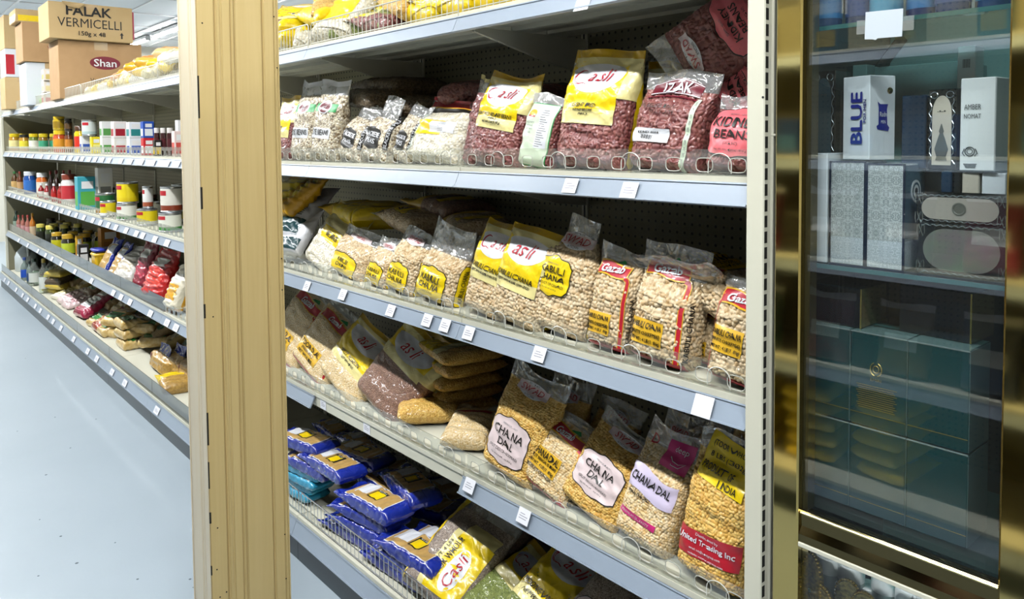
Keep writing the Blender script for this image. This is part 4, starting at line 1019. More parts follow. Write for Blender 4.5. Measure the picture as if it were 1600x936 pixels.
st2 = thing('shelf_front_strip', '', 'shelf strip'); mk('smoky_sheet', MB().box(clear('smoky clear plastic', (.5, .52, .5), .04), -.897, -.003, -.0016, .0016, .002, .078), st2); mk('foot_rail', MB().box(M_acr, -.897, -.003, -.008, .006, 0, .003), st2)
f2 = True
f0 = f1 = True
for k in range(NB):
    for i in (1, 2, 3):
        near = k < 3
        if i == 3 and k >= 4:
            o = st2 if f2 else copy_tree(st2); f2 = False
            o.location = (-k*BAY, .010, ZS[i]+.0003); o['label'] = f'smoky plastic strip along the fourth shelf front, {BN[k]} bay from the end post'; o['group'] = 'smoky strips along the lower shelf fronts'; continue
        if near: o = st0 if f0 else copy_tree(st0); f0 = False
        else: o = st1 if f1 else copy_tree(st1); f1 = False
        o.location = (-k*BAY, .010, ZS[i]+.0003)
        o['label'] = f'clear plastic strip with oval holes, {LV[i]} shelf front, {BN[k]} bay from the end post'; o['group'] = 'clear strips along the shelf fronts'
    if k >= 3:
        o = copy_tree(st2, (-k*BAY, -.068, ZB+.0003), label=f'smoky plastic strip along the base shelf front, {BN[k]} bay from the end post', group='smoky strips along the lower shelf fronts')
def fence_proto(m, name='wire_fence', hgt=.078, n=34):
    t = thing(name, '', 'wire fence'); b = MB(); L = .88; x0 = -.89
    b.tube(m, [(x0, 0, .002), (x0, 0, hgt-.008), (x0+.008, 0, hgt), (x0+L-.008, 0, hgt), (x0+L, 0, hgt-.008), (x0+L, 0, .002)], .0022, 6)
    b.tube(m, [(x0, 0, .006), (x0+L, 0, .006)], .0018, 6)
    mk('frame_wire', b, t, smooth=True)
    b = MB()
    for i in range(1, n): b.tube(m, [(x0+L*i/n, 0, .0015), (x0+L*i/n, 0, hgt)], .0013, 5)
    o = mk('upright_wires', b, t, smooth=True)
    return t
fA = fence_proto(M_wire); fB = fence_proto(M_chr, hgt=.085)
f0 = True
for k in range(NB):
    o = fA if f0 else copy_tree(fA); f0 = False
    o.location = (-k*BAY, .008, ZS[0]+.0005); o['label'] = f'low white wire fence on the top shelf edge, {BN[k]} bay from the end post'; o['group'] = 'wire fences along the top shelf'
for k in range(3):
    o = fB if k == 0 else copy_tree(fB)
    o.location = (-k*BAY, -.068, ZB+.0005); o['label'] = f'low bright wire fence on the base shelf edge, {BN[k]} bay from the end post'; o['group'] = 'wire fences along the base shelf'
RT = math.atan2(.020, .0425)
def tag_proto(w=.043, h=.036):
    b = MB(); b.box(M_tag, -w/2, w/2, -.0008, 0, -h/2, h/2)
    for i, (a, c) in enumerate(((-.3, .1), (-.34, .34), (-.34, .28))): b.box(M_ink, a*w, c*w, -.0010, -.0007, (.12-.16*i)*h, (.17-.16*i)*h)
    return mk('price_tag', b)
def rail_pos(px, py, base=False):
    y0 = -.0935 if base else -.0135
    q = at_y(px, py, y0); return (q[0], y0-.004, q[2])
tp = tag_proto(); first = True
TG = ((893, 290, 'under the big yellow kidney bag, second rail'), (985, 297, 'under the maroon band kidney bag, second rail'), (481, 447, 'on the third rail, first right of the column'),
      (537, 460, 'on the third rail, second right of the column'), (612, 485, 'on the third rail under the chickpea bags, third from the column'), (669, 500, 'on the third rail, left one of a close pair'),
      (697, 508, 'on the third rail, right one of a close pair'), (734, 520, 'on the third rail under the left yellow chickpea bag'), (844, 553, 'on the third rail under the torn-label chickpea bag'),
      (505, 633, 'on the fourth rail, first right of the column'), (573, 672, 'on the fourth rail under the flat yellow bag'), (735, 758, 'on the fourth rail under the pale chana dal label'), (820, 806, 'on the fourth rail under the red stripe chana dal'))
for px, py, lb in TG:
    o = tp if first else tp.copy()
    if not first: COL.objects.link(o)
    first = False
    o.location = rail_pos(px, py); o.rotation_euler = (RT*-1, 0, 0)
    if px in (505, 573): q = at_y(px, py, .003); o.location = (q[0], .0034, ZS[3]-.03); o.rotation_euler = (0, 0, 0)
    tag(o, 'white paper price tag '+lb, 'price tag', 'price tags on the shelf rails')
w2 = mk('price_tag', MB().box(M_tag, -.022, .022, -.0008, 0, -.021, .021)); w2.location = rail_pos(1100, 634); w2.rotation_euler = (-RT, 0, 0)
tag(w2, 'large blank white price tag on the third rail near the end post', 'price tag', 'price tags on the shelf rails')
w3 = w2.copy(); COL.objects.link(w3); w3.location = rail_pos(913, 4); tag(w3, 'blank white price tag on the top shelf rail at the picture edge', 'price tag', 'price tags on the shelf rails')
tpw = tag_proto(.075, .036); tpw_used = False
for lv, lb, xs in ((0, 'top', ()), (1, 'second', (14, 22, 30, 40, 52, 66, 78, 90, 102, 112, 122, 130, 141, 150, 161, 172, 190, 205, 222, 240, 262, 278)), (2, 'third', (16, 24, 31, 38, 45, 52, 58, 64, 72, 82, 90, 98, 109, 120, 132, 146, 158, 170, 182, 198, 214, 224, 243, 262)), (3, 'fourth', (30, 44, 60, 72, 82, 96, 118, 144, 178, 190, 204, 236, 262, 276)), (4, 'base', (8, 14, 26, 36, 44, 56, 64, 76, 84, 96, 116, 138, 152, 176, 196, 246))):
    for px in xs:
        zc = (ZB-.039) if lv == 4 else ZS[lv]-.034
        y0 = -.0935 if lv == 4 else -.0135
        lo, hi = 0., 900.
        for _ in range(30):
            m_ = (lo+hi)/2
            if at_y(px, m_, y0)[2] > zc: lo = m_
            else: hi = m_
        o = tpw.copy() if tpw_used else tpw; q = at_y(px, lo, y0)
        if tpw_used: COL.objects.link(o)
        tpw_used = True; o.location = (q[0], y0-.004, q[2]); o.rotation_euler = (-RT, 0, 0)
        tag(o, f'small white price tag on the {lb} rail left of the maple column', 'price tag', f'price tags on the {lb} rail left of the column')
# ------------------------------------------------------------------ pasta on the base shelf
def k_pasta(p, root, col=None, tan=None, logo=True):
    w, h = p.w, p.h; col = col or P_blue
    body(p, root, col, col)
    tan = tan or mat('tan pasta behind a window', 'c9a463', .3, coat=.6, wrinkle=.35, noise=(60., 'b58d4c', .6))
    b = MB(); p.patch(b, P_wht, -.40*w, .40*w, .13*h, .85*h, .0006); p.patch(b, tan, -.37*w, .37*w, .14*h, .84*h, .0010)
    p.patch(b, P_wht, -.14*w, .37*w, .56*h, .80*h, .0013)
    part('window', b, root, 'tan window with white edge')
    if logo:
        b = MB(); p.patch(b, P_blk, -.20*w, .24*w, .34*h, .54*h, .0014); p.patch(b, P_yel, -.16*w, .12*w, .36*h, .52*h, .0019)
        p.text(b, P_wht, 'PASTA', .18*w-.08*h, .18*w+.08*h, .44*h-.035*w, .44*h+.035*w, rot=90, off=.002); part('brand_mark', b, root, 'yellow and black square mark')
PG = 'blue and tan pasta packs on the base shelf'
def pasta(px, py, z, yaw, lb, w=.122, h=.30, t=.045, pitch=90, roll=0, **kw):
    return lying(lambda p, r: k_pasta(p, r, **kw), px, py, z, w, h, t, yaw, lb, PG, pitch=pitch, roll=roll, ymin=-.06, name='pasta_pack', cat='pasta pack', fill=.97, lump=.0025, box=.42)
S1x = 97
pasta(572, 812, ZB+.040, S1x, 'blue pasta pack third from the top in the near stack')
pasta(577, 797, ZB+.083, S1x+2, 'blue pasta pack second from the top in the near stack')
pasta(585, 772, ZB+.128, S1x-3, 'top blue and tan pasta pack of the near stack with yellow mark', t=.05)
pasta(560, 832, ZB+.0, S1x, 'blue pasta pack at the bottom of the near stack')
pasta(650, 858, ZB+.075, S1x-4, 'blue and tan pasta pack on top of the right stack by the lentil bag', t=.05)
pasta(640, 878, ZB+.035, S1x-2, 'blue pasta pack second in the right stack by the wire fence')
pasta(630, 895, ZB+.0, S1x-2, 'blue pasta pack lowest in the right stack, seen through the wire fence')
pasta(690, 840, ZB+.06, S1x+4, 'pasta pack with yellow mark behind the right stack', tan=None)
pasta(640, 745, ZB+.15, S1x-18, 'blue pasta pack lying crooked at the back of the near stack', t=.055)
pasta(600, 745, ZB+.10, S1x-8, 'blue pasta pack in the middle behind the near stack')
pasta(660, 780, ZB+.06, S1x+10, 'blue pasta pack in the dark middle of the base shelf')
pasta(490, 730, ZB+.125, S1x, 'tan pasta pack with blue edge nearest the maple column')
pasta(520, 715, ZB+.16, S1x-6, 'pasta pack in shade at the back near the column')
pasta(475, 690, ZB+.18, S1x+4, 'dark pasta pack highest at the back beside the column')
pasta(560, 700, ZB+.16, S1x+2, 'pasta pack in deep shade under the fourth shelf')
for i in range(4):
    pasta(470+4*i, 800-19*i, ZB+.006+.032*i, S1x+3*(i % 2), ['lowest', 'second lowest', 'third', 'top'][i]+' turquoise packet in the stack beside the column', col=P_cyan, tan=P_cyan if i < 3 else mat('turquoise and red print', '3fb0d2', .3, coat=.6, wrinkle=.5, noise=(18., 'd7d2c0', .9)), logo=False, w=.11, h=.25, t=.034)
# dark spare packs filling the shade behind
for i, (px, py, z, ya) in enumerate(((560, 745, .25, 80), (620, 770, .22, 70), (700, 800, .22, 85), (520, 690, .3, 85), (590, 690, .3, 78))):
    o = lying(lambda p, r: k_pasta(p, r, logo=False), px, py, z, .105, .27, .045, ya, ['pasta pack deep in shade behind the column side', 'pasta pack in shade behind the crooked pack', 'tan pasta pack in shade left of the brown lentils', 'shaded pasta pack high at the back', 'shaded pasta pack at the back middle'][i], PG, pitch=88, name='pasta_pack', cat='pasta pack', fill=.97, box=.42, Y=.28+.03*i)
    if i == 3: o.location.z -= .125
# ------------------------------------------------------------------ top shelf bags
GT = 'yellow bags on the top shelf'
def top(kind, px, py, Y, w, h, t, yaw, pitch, lb, **kw): return lying(kind, px, py, Z1, w, h, t, yaw, lb, GT, Y=Y, pitch=pitch, **kw)
A = lambda fm, **k: (lambda p, r: k_asli(p, r, fm, simple=True, **k))
top(A(G_kid_s, ylo=.2), 470, 15, .16, .24, .34, .08, 50, 60, 'yellow bag with white oval lying high by the column')
top(A(P_yel, ylo=.2), 475, 32, .06, .24, .34, .07, 70, 84, 'yellow bag below the white oval bag, top shelf by the column')
top(A(P_yel, ylo=.2), 520, 12, .12, .24, .36, .08, 80, 80, 'yellow bag with dark end, second from the column on the top shelf')
top(A(P_yel, ylo=.2), 465, 52, .05, .22, .30, .06, 80, 88, 'flat yellow bag against the wire fence beside the column')
top(lambda p, r: k_plain(p, r, G_white, F_milk, lab=P_yel, lo=.3, hi=.6), 500, 55, .055, .2, .26, .06, 60, 60, 'clear bag with pale yellow stripes behind the fence')
top(lambda p, r: k_plain(p, r, G_white, F_milk, lab=P_yel, lo=.2, hi=.75), 545, 42, .05, .24, .28, .07, 10, 40, 'clear wrapped bag with yellow band in the middle of the fence')
top(lambda p, r: k_plain(p, r, G_moong, F_milk, lab=P_yel, lo=.3, hi=.6), 590, 12, .12, .26, .34, .08, 30, 60, 'clear bag of green gram on the top shelf')
top(A(G_kid_s, ylo=.45), 612, 34, .045, .22, .34, .07, 84, 80, 'yellow bag of dark beans lying along the fence')
top(A(G_moong, ylo=.4), 640, 15, .11, .24, .34, .07, 60, 70, 'yellow and dark green bag behind the lying one')
top(A(P_yel, ylo=.2), 690, 8, .06, .26, .36, .08, 80, 80, 'yellow bag at the joint between two wire fences')
top(A(P_yel, ylo=.2), 735, 4, .05, .26, .36, .08, 84, 80, 'yellow bag at the upper picture edge beside the fence joint')
top(A(P_yel, ylo=.2), 780, -5, .06, .26, .36, .08, 80, 80, 'yellow bag partly cut by the upper picture edge')
top(A(G_dal_s, ylo=.3), 660, -8, .16, .26, .36, .08, 70, 76, 'yellow bag heaped at the back over the fence joint')
top(A(G_dal_s, ylo=.3), 540, -6, .20, .26, .36, .08, 60, 70, 'yellow bag topmost on the heap beside the column')
# ------------------------------------------------------------------ goods on the far left part of the run
_cm = {}
def cm(hexc, rough=.35, coat=.3, metal=0.):
    return mat(f'print {hexc} {rough} {metal}', hexc, rough, metal, coat)
def x_of(px, Y, z):
    lo, hi = 0., 1200.
    for _ in range(30):
        m_ = (lo+hi)/2
        if at_y(px, m_, Y)[2] > z: lo = m_
        else: hi = m_
    return at_y(px, lo, Y)[0]
def spot(x0, x1, ytop, z, Y):
    xc = (x0+x1)/2; X = max(x_of(xc, Y, z+.05), -8.93)
    p = np.array([X, Y, z+.05]); dep = float(np.dot(CM[2], p-CAM)); s_ = F_PX/dep
    return X, (x1-x0)/s_, max(.03, at_x(xc, ytop, X)[2]-z)
def goods_tin(r, h, lab, band, name, label, cat, loc, group, lid='c9ccd0', rim=True):
    t = thing(name, label, cat, loc, (0, 0, rng.uniform(-.5, .5)), group); st = cm(lid, .25, .2, .9)
    mk('body', MB().lathe(st, [(0, 0), (r*.97, 0), (r, .003), (r, .008), (r*.97, .010), (r*.97, h-.010), (r, h-.008), (r, h-.002), (r*.95, h), (r*.92, h-.005), (0, h-.005)], 20), t, smooth=True)
    mk('label', MB().lathe(cm(lab), [(r*.985, .012), (r*.985, h*.28), (r*.985, h*.62), (r*.985, h-.012)], 20, mats=[cm(band), cm(lab), cm(lab)]), t, smooth=True)
    b = MB(); a0 = -.9
    P = lambda a, z: (r*1.0*math.cos(a), r*1.0*math.sin(a), z)
    for k in range(6):
        a, c = a0-.5+k*.17, a0-.5+(k+1)*.17; b.add([P(a, h*.66), P(c, h*.66), P(c, h*.84), P(a, h*.84)], [(0, 1, 2, 3)], cm('c02030'))
    mk('brand_mark', b, t); return t
def goods_jar(r, h, fillc, lidc, labc, name, label, cat, loc, group, glass=True):
    t = thing(name, label, cat, loc, (0, 0, rng.uniform(-.3, .3)), group)
    mk('body', MB().lathe(mat('jar '+fillc, fillc, .12, coat=.8), [(0, 0), (r*.92, 0), (r, .006), (r, h*.72), (r*.82, h*.80), (r*.82, h*.83), (0, h*.83)], 20), t, smooth=True)
    mk('lid', MB().lathe(cm(lidc, .3), [(0, h*.82), (r*.9, h*.82), (r*.9, h*.985), (r*.84, h), (0, h)], 20), t, smooth=True)
    mk('label', MB().lathe(cm(labc), [(r*1.008, h*.18), (r*1.008, h*.62)], 20), t, smooth=True); return t
def goods_bottle(r, h, fillc, capc, labc, name, label, cat, loc, group, glass=None):
    t = thing(name, label, cat, loc, (0, 0, rng.uniform(-.3, .3)), group)
    m = clear('clear bottle', (.86, .93, .88), .12) if glass else mat('jar '+fillc, fillc, .12, coat=.8)
    mk('body', MB().lathe(m, [(0, 0), (r*.92, 0), (r, .006), (r, h*.56), (r*.85, h*.66), (r*.36, h*.78), (r*.34, h*.9), (0, h*.9)], 18), t, smooth=True)
    mk('cap', MB().lathe(cm(capc, .3), [(0, h*.88), (r*.42, h*.88), (r*.42, h*.99), (r*.38, h), (0, h)], 16), t, smooth=True)
    mk('label', MB().lathe(cm(labc), [(r*1.01, h*.14), (r*1.01, h*.48)], 18), t, smooth=True); return t
def goods_carton(w, d, h, c1, c2, name, label, cat, loc, group, yaw=0.):
    """c1 body, c2 printed panel on its two seen faces"""
    t = thing(name, label, cat, loc, (0, 0, R(yaw)), group)
    mk('body', MB().box(cm(c1, .45, .1), -w/2, w/2, -d/2, d/2, 0, h, .002), t)
    b = MB().box(cm(c2, .45, .1), w/2, w/2+.0006, -d*.36, d*.36, h*.12, h*.55).box(cm('f2f2f2', .45, .1), w/2, w/2+.0008, -d*.3, d*.3, h*.64, h*.86)
    b.box(cm(c2, .45, .1), -w*.4, w*.4, -d/2-.0006, -d/2, h*.12, h*.55); mk('printed_panel', b, t); return t
def goods_pack(px, py, z, w, h, t, yaw, c1, c2, label, group, pitch=80., Y=None, name='food_pack', cat='packet', see=None, roll=0., lump=.005, **k):
    def kk(p, r):
        m1 = see or mat('pack '+c1, c1, .28, coat=.6, wrinkle=.6); m2 = mat('pack '+c2, c2, .28, coat=.6, wrinkle=.4)
        body(p, r, m1, m1)
        b = MB(); p.patch(b, m2, -.36*p.w, .36*p.w, .2*p.h, .55*p.h, .001); p.patch(b, mat('pack f0eee6', 'f0eee6', .3, coat=.5), -.28*p.w, .28*p.w, .62*p.h, .8*p.h, .001)
        part('label', b, r)
    return lying(kk, px, py, z, w, h, t, yaw, label, group, pitch=pitch, Y=Y, name=name, cat=cat, roll=roll, lump=lump, **k)
def row(kind, lst, z, name, cat, group, label, Y=.07, **kw):
    out = []
    for i, e in enumerate(lst):
        x0, x1, yt = e[:3]; zz = e[4] if len(e) > 4 else z; YY = e[5] if len(e) > 5 else Y
        X, w, h = spot(x0, x1, yt, zz, YY)
        lb = e[6] if len(e) > 6 else label
        if kind is goods_carton: o = kind(min(w*.8, .10), w*.9, h, *e[3], name, lb, cat, (X, YY, zz+.0006), group, **kw)
        else: o = kind(w/2*.95, h, *e[3], name, lb, cat, (X, YY, zz+.0006), group, **kw)
        out.append((o, X, w, h))
    return out
def behind(res, n, step, dY, label):
    """spare pieces of the same kind standing further along and deeper on the shelf"""
    for o, X, w, h in res:
        for k in range(1, n+1):
            l = o.location; copy_tree(o, (l[0]-.0*k, l[1]+dY*k, l[2]), label=label)
g2, g3, g4 = 'small jars on the far second shelf', 'bottles on the far third shelf', 'jars on the far fourth shelf'
r = row(goods_jar, [(15, 30, 209, ('b98a2c', 'e2c51a', 'efe3a0')), (31, 45, 210, ('b98a2c', '20201c', 'e9d940')), (46, 60, 209, ('6d7d35', 'e2c51a', 'f0f0e0')), (61, 75, 209, ('8a6a2a', 'd7c023', '3fa07a'))], Z2, 'glass_jar', 'jar', g2, 'small jar with yellow and black lid, far end of the second shelf')
behind(r, 2, 0, .085, 'small jar with yellow and black lid, far end of the second shelf')
gt = 'orange and yellow tubs on the far second shelf'
tb = [(84, 103, 204, ('c9532c', 'e8c21e', 'e39a2a'), Z2, .07, 'orange tub with yellow lid, lower one of the stack on the second shelf'), (102, 114, 205, ('6b3a22', '2a1c12', 'c9812a'), Z2, .10, 'brown tub beside the orange tub on the second shelf'),
      (117, 135, 197, ('e8c922', '4a2c14', 'd8321f'), Z2, .08, 'yellow tub with brown lid next to the stacked cartons')]
r = row(goods_jar, tb, Z2, 'food_tub', 'tub', gt, '')
X, w, h = r[0][1:]
goods_jar(w/2*.9, .115, 'c8a81a', 'e8c21e', '9a7a10', 'food_tub', 'gold tub with yellow lid on top of the orange tub', 'tub', (X, .07, Z2+h+.002), gt)
X, w, h = r[1][1:]; goods_jar(w/2*.9, .10, '2a2018', '1c140e', '5a4020', 'food_tub', 'dark tub stacked on the brown tub', 'tub', (X, .10, Z2+h+.002), gt)
gc = 'stacked cartons on the far second shelf'
low = [(126, 142, 213, ('eef0f4', '2f55b0'), Z2, .07, 'white and blue carton under the pale tin'), (142, 157, 214, ('ecd81c', 'f0e890'), Z2, .08, 'yellow carton next to the white and blue carton'), (158, 175, 215, ('f0f0ec', '4a9a3a'), Z2, .07, 'white and green carton in the lower row'),
       (176, 197, 216, ('f2efe8', 'b02035'), Z2, .07, 'white and red carton in the lower row'), (200, 221, 216, ('eef2f8', '1c4fb4'), Z2, .07, 'white and blue carton under the blue ones'), (222, 240, 216, ('c8202c', 'f4f4f4'), Z2, .07, 'red and white carton beside the dark jars')]
r = row(goods_carton, low, Z2, 'carton', 'carton', gc, '')
up = [(157, 173, 190, ('f0f2ee', '5aa050'), 'white and green carton in the upper row'), (174, 197, 190, ('f4ecea', 'a8182c'), 'white and red carton in the upper row'), (200, 218, 191, ('f0f4fa', '2a8a8a'), 'white carton with teal print in the upper row'), (219, 238, 190, ('1f4fb0', 'f2f6fa'), 'blue and white carton in the upper row')]
for (x0, x1, yt, cc, lb), rr in zip(up, r[2:]):
    X, w, h = rr[1:]; z = Z2+h+.002; q, w2_, h2 = spot(x0, x1, yt, z, .07); goods_carton(min(w*.8, .1), w*.9, max(.08, h2), *cc, 'carton', lb, 'carton', (X, .07, z), gc)
X, w, h = r[0][1:]; z = Z2+h+.002; q, w2_, h2 = spot(132, 156, 187, z, .08); goods_tin(w2_/2*.9, h2, 'dfe8e6', 'b9d0d0', 'food_tin', 'pale grey-green tin on top of the white and blue carton', 'tin', (X+.06, .085, z), None)
gj = 'dark jars on the second shelf left of the column'
r = row(goods_jar, [(241, 250, 200, ('3a0d14', 'd8d4d0', '4a0f18')), (251, 260, 200, ('3a0d14', 'd8d4d0', '4a0f18')), (261, 271, 200, ('3a0d14', 'd8d4d0', '4a0f18'))], Z2, 'glass_jar', 'jar', gj, 'dark red jar with white lid in the row of three, second shelf')
goods = row(goods_carton, [(240, 252, 219, ('16120e', 'e6c21c'), Z2, .035, 'black and yellow carton in front of the dark red jars'), (270, 288, 205, ('f0d8d4', 'd05048'), Z2, .05, 'pale pink carton at the maple column, second shelf'), (276, 292, 188, ('f4f4f4', 'c02a2a'), Z2, .14, 'white and red carton behind the pale pink one')], Z2, 'carton', 'carton', gc, '')
# third level
r = row(goods_bottle, [(17, 27, 268, ('5a3a1c', '2a6a30', 'd8b070')), (27, 36, 268, ('6a3a20', '8a3020', 'caa070')), (76, 84, 267, ('2a1410', '8a1a1a', '502020')), (84, 94, 266, ('2a1410', '701414', '602820'))], Z3, 'sauce_bottle', 'bottle', g3, 'brown sauce bottle near the far end of the third shelf')
behind(r, 1, 0, .1, 'brown sauce bottle near the far end of the third shelf')
r = row(goods_bottle, [(60, 69, 287, ('a01c20', 'f0f0f0', 'e8e0d8')), (69, 78, 287, ('a01c20', 'f0f0f0', 'e8e0d8')), (80, 89, 287, ('a81c20', 'f0f0f0', 'c02020')), (90, 99, 287, ('a81c20', 'f0f0f0', 'c02020'))], Z3, 'sauce_bottle', 'bottle', 'red sauce bottles on the third shelf', 'red sauce bottle with white cap, front of the third shelf', Y=.045)
r = row(goods_jar, [(38, 57, 268, ('1f4f9c', 'd8dce4', '2f6fc0'), Z3, .08, 'blue jar on the far third shelf'), (58, 75, 270, ('d8702a', 'f0f0f0', 'e8e0d0'), Z3, .09, 'orange sauce jar with white lid, third shelf'), (97, 119, 272, ('ece8e4', '8a3a28', 'c8303a'), Z3, .08, 'white round jar with red print, third shelf')], Z3, 'food_jar', 'jar', g3, '')
r = row(goods_carton, [(120, 150, 276, ('3fa8b8', '5ab04a'), Z3, .07, 'turquoise carton with green print on the third shelf'), (152, 175, 262, ('f2f0ea', '8a8a86'), Z3, .17, 'white carton with bar code standing behind the green tin')], Z3, 'carton', 'carton', 'cartons on the far third shelf', '')
gs = 'stacked food tins on the third shelf'
lo_ = [(150, 180, 302, ('2a6a3a', 'c8902a'), Z3, .075, 'green tin below the white bar-code carton'), (183, 214, 318, ('f0f0e4', '3a8a3a'), Z3, .07, 'white and green tin under the two yellow tins'), (214, 246, 326, ('ecd41a', 'e8e8d8'), Z3, .07, 'yellow tin in the lower row under the white one'), (248, 284, 332, ('eceee0', '3f9a3a'), Z3, .07, 'white and green tin at the column, lower row')]
r = row(goods_tin, lo_, Z3, 'food_tin', 'tin', gs, '')
for o, X, w, h in r[:0]: pass
ft = row(goods_tin, [(157, 181, 314, ('ecd41a', 'f0f0f0'), Z3, .035, 'small yellow and white tin at the shelf edge')], Z3, 'food_tin', 'tin', gs, '')
for (x0, x1, yt, cc, lb), rr in zip(((179, 212, 284, ('f0d81e', 'ecd018'), 'plain yellow tin stacked on the white and green tin'), (213, 229, 290, ('f2f0ec', 'b05a3a'), 'white tin with red mark beside the yellow tins'), (229, 247, 290, ('f0d81e', 'ece8d0'), 'narrow yellow tin in the upper row'), (248, 282, 291, ('e8e4d8', '8a3a22'), 'bean tin with red brand mark stacked at the column')), (r[1], r[2], r[2], r[3])):
    X, w, h = rr[1:]; z = Z3+min(h, .115)+.001; X2, w2_, h2 = spot(x0, x1, yt, z, .075); X2 = min(max(X2, X-.03), X+.03); goods_tin(min(w2_/2*.95, .075), max(.09, min(h2, .17)), *cc, 'food_tin', lb, 'tin', (X2, .085 if 'narrow' not in lb else .235, z), gs)
behind([q for q in r], 1, 0, .17, 'food tin behind the front tins, third shelf left of the column')
# fourth level
r = row(goods_bottle, [(16, 25, 330, ('1c3a2c', '10201a', '9ab0a0')), (47, 56, 333, ('c0701c', 'e0a030', 'd8c0a0'))], Z4, 'sauce_bottle', 'bottle', g4, 'dark bottle at the far end of the fourth shelf')
r = row(goods_bottle, [(26, 33, 336, ('b06a5c', 'a03a34', 'd8a0a0')), (33, 40, 336, ('b06a5c', 'a03a34', 'd8a0a0')), (40, 48, 336, ('b06a5c', 'a03a34', 'd8a0a0'))], Z4, 'sauce_bottle', 'bottle', g4, 'rosy sauce bottle in the group of three, far fourth shelf', Y=.05)
r = row(goods_jar, [(57, 71, 350, ('3a4a20', 'e0d060', '20241a')), (72, 86, 352, ('3a4a20', 'e0d060', '20241a'))], Z4, 'glass_jar', 'jar', g4, 'olive jar with pale yellow lid on the fourth shelf'); behind(r, 2, 0, .11, 'olive jar with pale yellow lid on the fourth shelf')
r = row(goods_jar, [(81, 98, 363, ('26241a', 'cfa52c', 'd8d020')), (97, 117, 366, ('26241a', 'cfa52c', 'c8d838'))], Z4, 'glass_jar', 'jar', g4, 'dark jar with gold lid and yellow label, fourth shelf', Y=.06); behind(r, 2, 0, .12, 'dark jar with gold lid and yellow label, fourth shelf')
row(goods_carton, [(119, 129, 368, ('e8b02a', 'c87a1c'), Z4, .11, 'narrow orange carton between the gold-lid jars and the yellow tub'), (122, 138, 382, ('1c1c1e', 'e8e8e8'), Z4, .05, 'black and white carton in front of the narrow orange one'), (156, 186, 355, ('a8702a', '8a5a22'), Z4, .30, 'plain brown carton standing at the back of the fourth shelf')], Z4, 'carton', 'carton', 'cartons on the far fourth shelf', '')
X, w, h = spot(140, 176, 384, Z4, .08)
t = thing('plastic_tub', 'yellow plastic tub with moulded ribs and a blue lid, fourth shelf', 'tub', (X, .09, Z4+.0006)); hh = min(h, .17)
mk('body', MB().box(cm('e8b818'), -.06, .06, -.06, .06, 0, hh*.8, .012), t, smooth=True)
for k in range(5): mk('rib', MB().box(cm('f0c828'), .06, .064, -.05+.022*k, -.04+.022*k, .012, hh*.66, .001), t)
mk('rim', MB().box(cm('e8b818'), -.066, .066, -.066, .066, hh*.68, hh*.82, .008), t, smooth=True)
mk('lid', MB().box(cm('2334a8'), -.067, .067, -.067, .067, hh*.88, hh, .008), t, smooth=True)
gp = 'packets on the fourth shelf left of the column'
def k_lpasta(p, r): k_pasta(p, r, logo=False)
for px, py, ya, lb in ((174, 418, 12, 'left blue and tan pasta packet leaning on the fourth shelf'), (190, 424, 8, 'right blue and tan pasta packet leaning on the fourth shelf')):
    lying(k_lpasta, px, py, Z4, .13, .26, .06, ya, lb, gp, pitch=28, Y=.08, fill=.97, name='pasta_pack', cat='pasta pack')
goods_pack(208, 436, Z4, .2, .26, .08, 20, 'e8e4dc', 'd8ccb8', 'white crinkled packet next to the leaning pasta packets', gp, pitch=36, Y=.08)
goods_pack(231, 424, Z4, .17, .30, .08, 10, '8a1a30', 'b03048', 'maroon packet standing behind the bright red one', gp, pitch=16, Y=.12)
goods_pack(255, 442, Z4, .24, .28, .10, 12, 'c81c1c', 'e04030', 'bright red glossy packet on the fourth shelf', gp, pitch=22, Y=.07, lump=.008)
goods_pack(281, 452, Z4, .16, .24, .08, 5, 'efe6cc', 'e0a41c', 'cream and amber packet against the maple column', gp, pitch=20, Y=.06)
goods_pack(282, 476, Z4, .14, .16, .06, 5, 'e8a81c', 'f0c850', 'small amber packet low against the maple column', gp, pitch=30, Y=.035)
# base level
X, w, h = spot(6, 42, 378, ZB, .10); h = min(h, .34); rr = .11
t = thing('plastic_jug', 'large milky plastic jug at the far end of the base shelf', 'jug', (max(X, GX0+.27), .14, ZB+.0006)); milk = mat('milky jug plastic', 'cfd8da', .35, coat=.2)
mk('body', MB().lathe(milk, [(0, 0), (rr*.95, 0), (rr, .01), (rr, h*.5), (rr*.8, h*.68), (rr*.32, h*.86), (rr*.3, h*.93), (0, h*.93)], 20), t, smooth=True)
mk('cap', MB().lathe(cm('e8ecec'), [(0, h*.92), (rr*.33, h*.92), (rr*.33, h), (0, h)], 16), t, smooth=True)
mk('handle', MB().tube(milk, [(rr*.3, -.0, h*.85), (rr*.8, 0, h*.82), (rr*.98, 0, h*.62), (rr*.86, 0, h*.5)], .012, 8), t, smooth=True)
r = row(goods_bottle, [(33, 45, 402, ('7a8a86', '2f4a8a', '2a5ac8')), (42, 51, 408, ('7a8a86', '1c2a30', '35507a'))], ZB, 'water_bottle', 'bottle', 'bottles at the far end of the base shelf', 'small bottle with blue label beside the milky jug', Y=.02)
r = row(goods_bottle, [(46, 62, 404, ('9ab0a4', '203028', 'e6ece6')), (62, 77, 404, ('9ab0a4', 'b8a040', 'e6ece6'))], ZB, 'water_bottle', 'bottle', 'bottles at the far end of the base shelf', 'pale green clear bottle with white label, base shelf', Y=.04, glass=True); behind(r, 1, 0, .14, 'pale green clear bottle with white label, base shelf')
gb = 'packets lying on the base shelf left of the column'
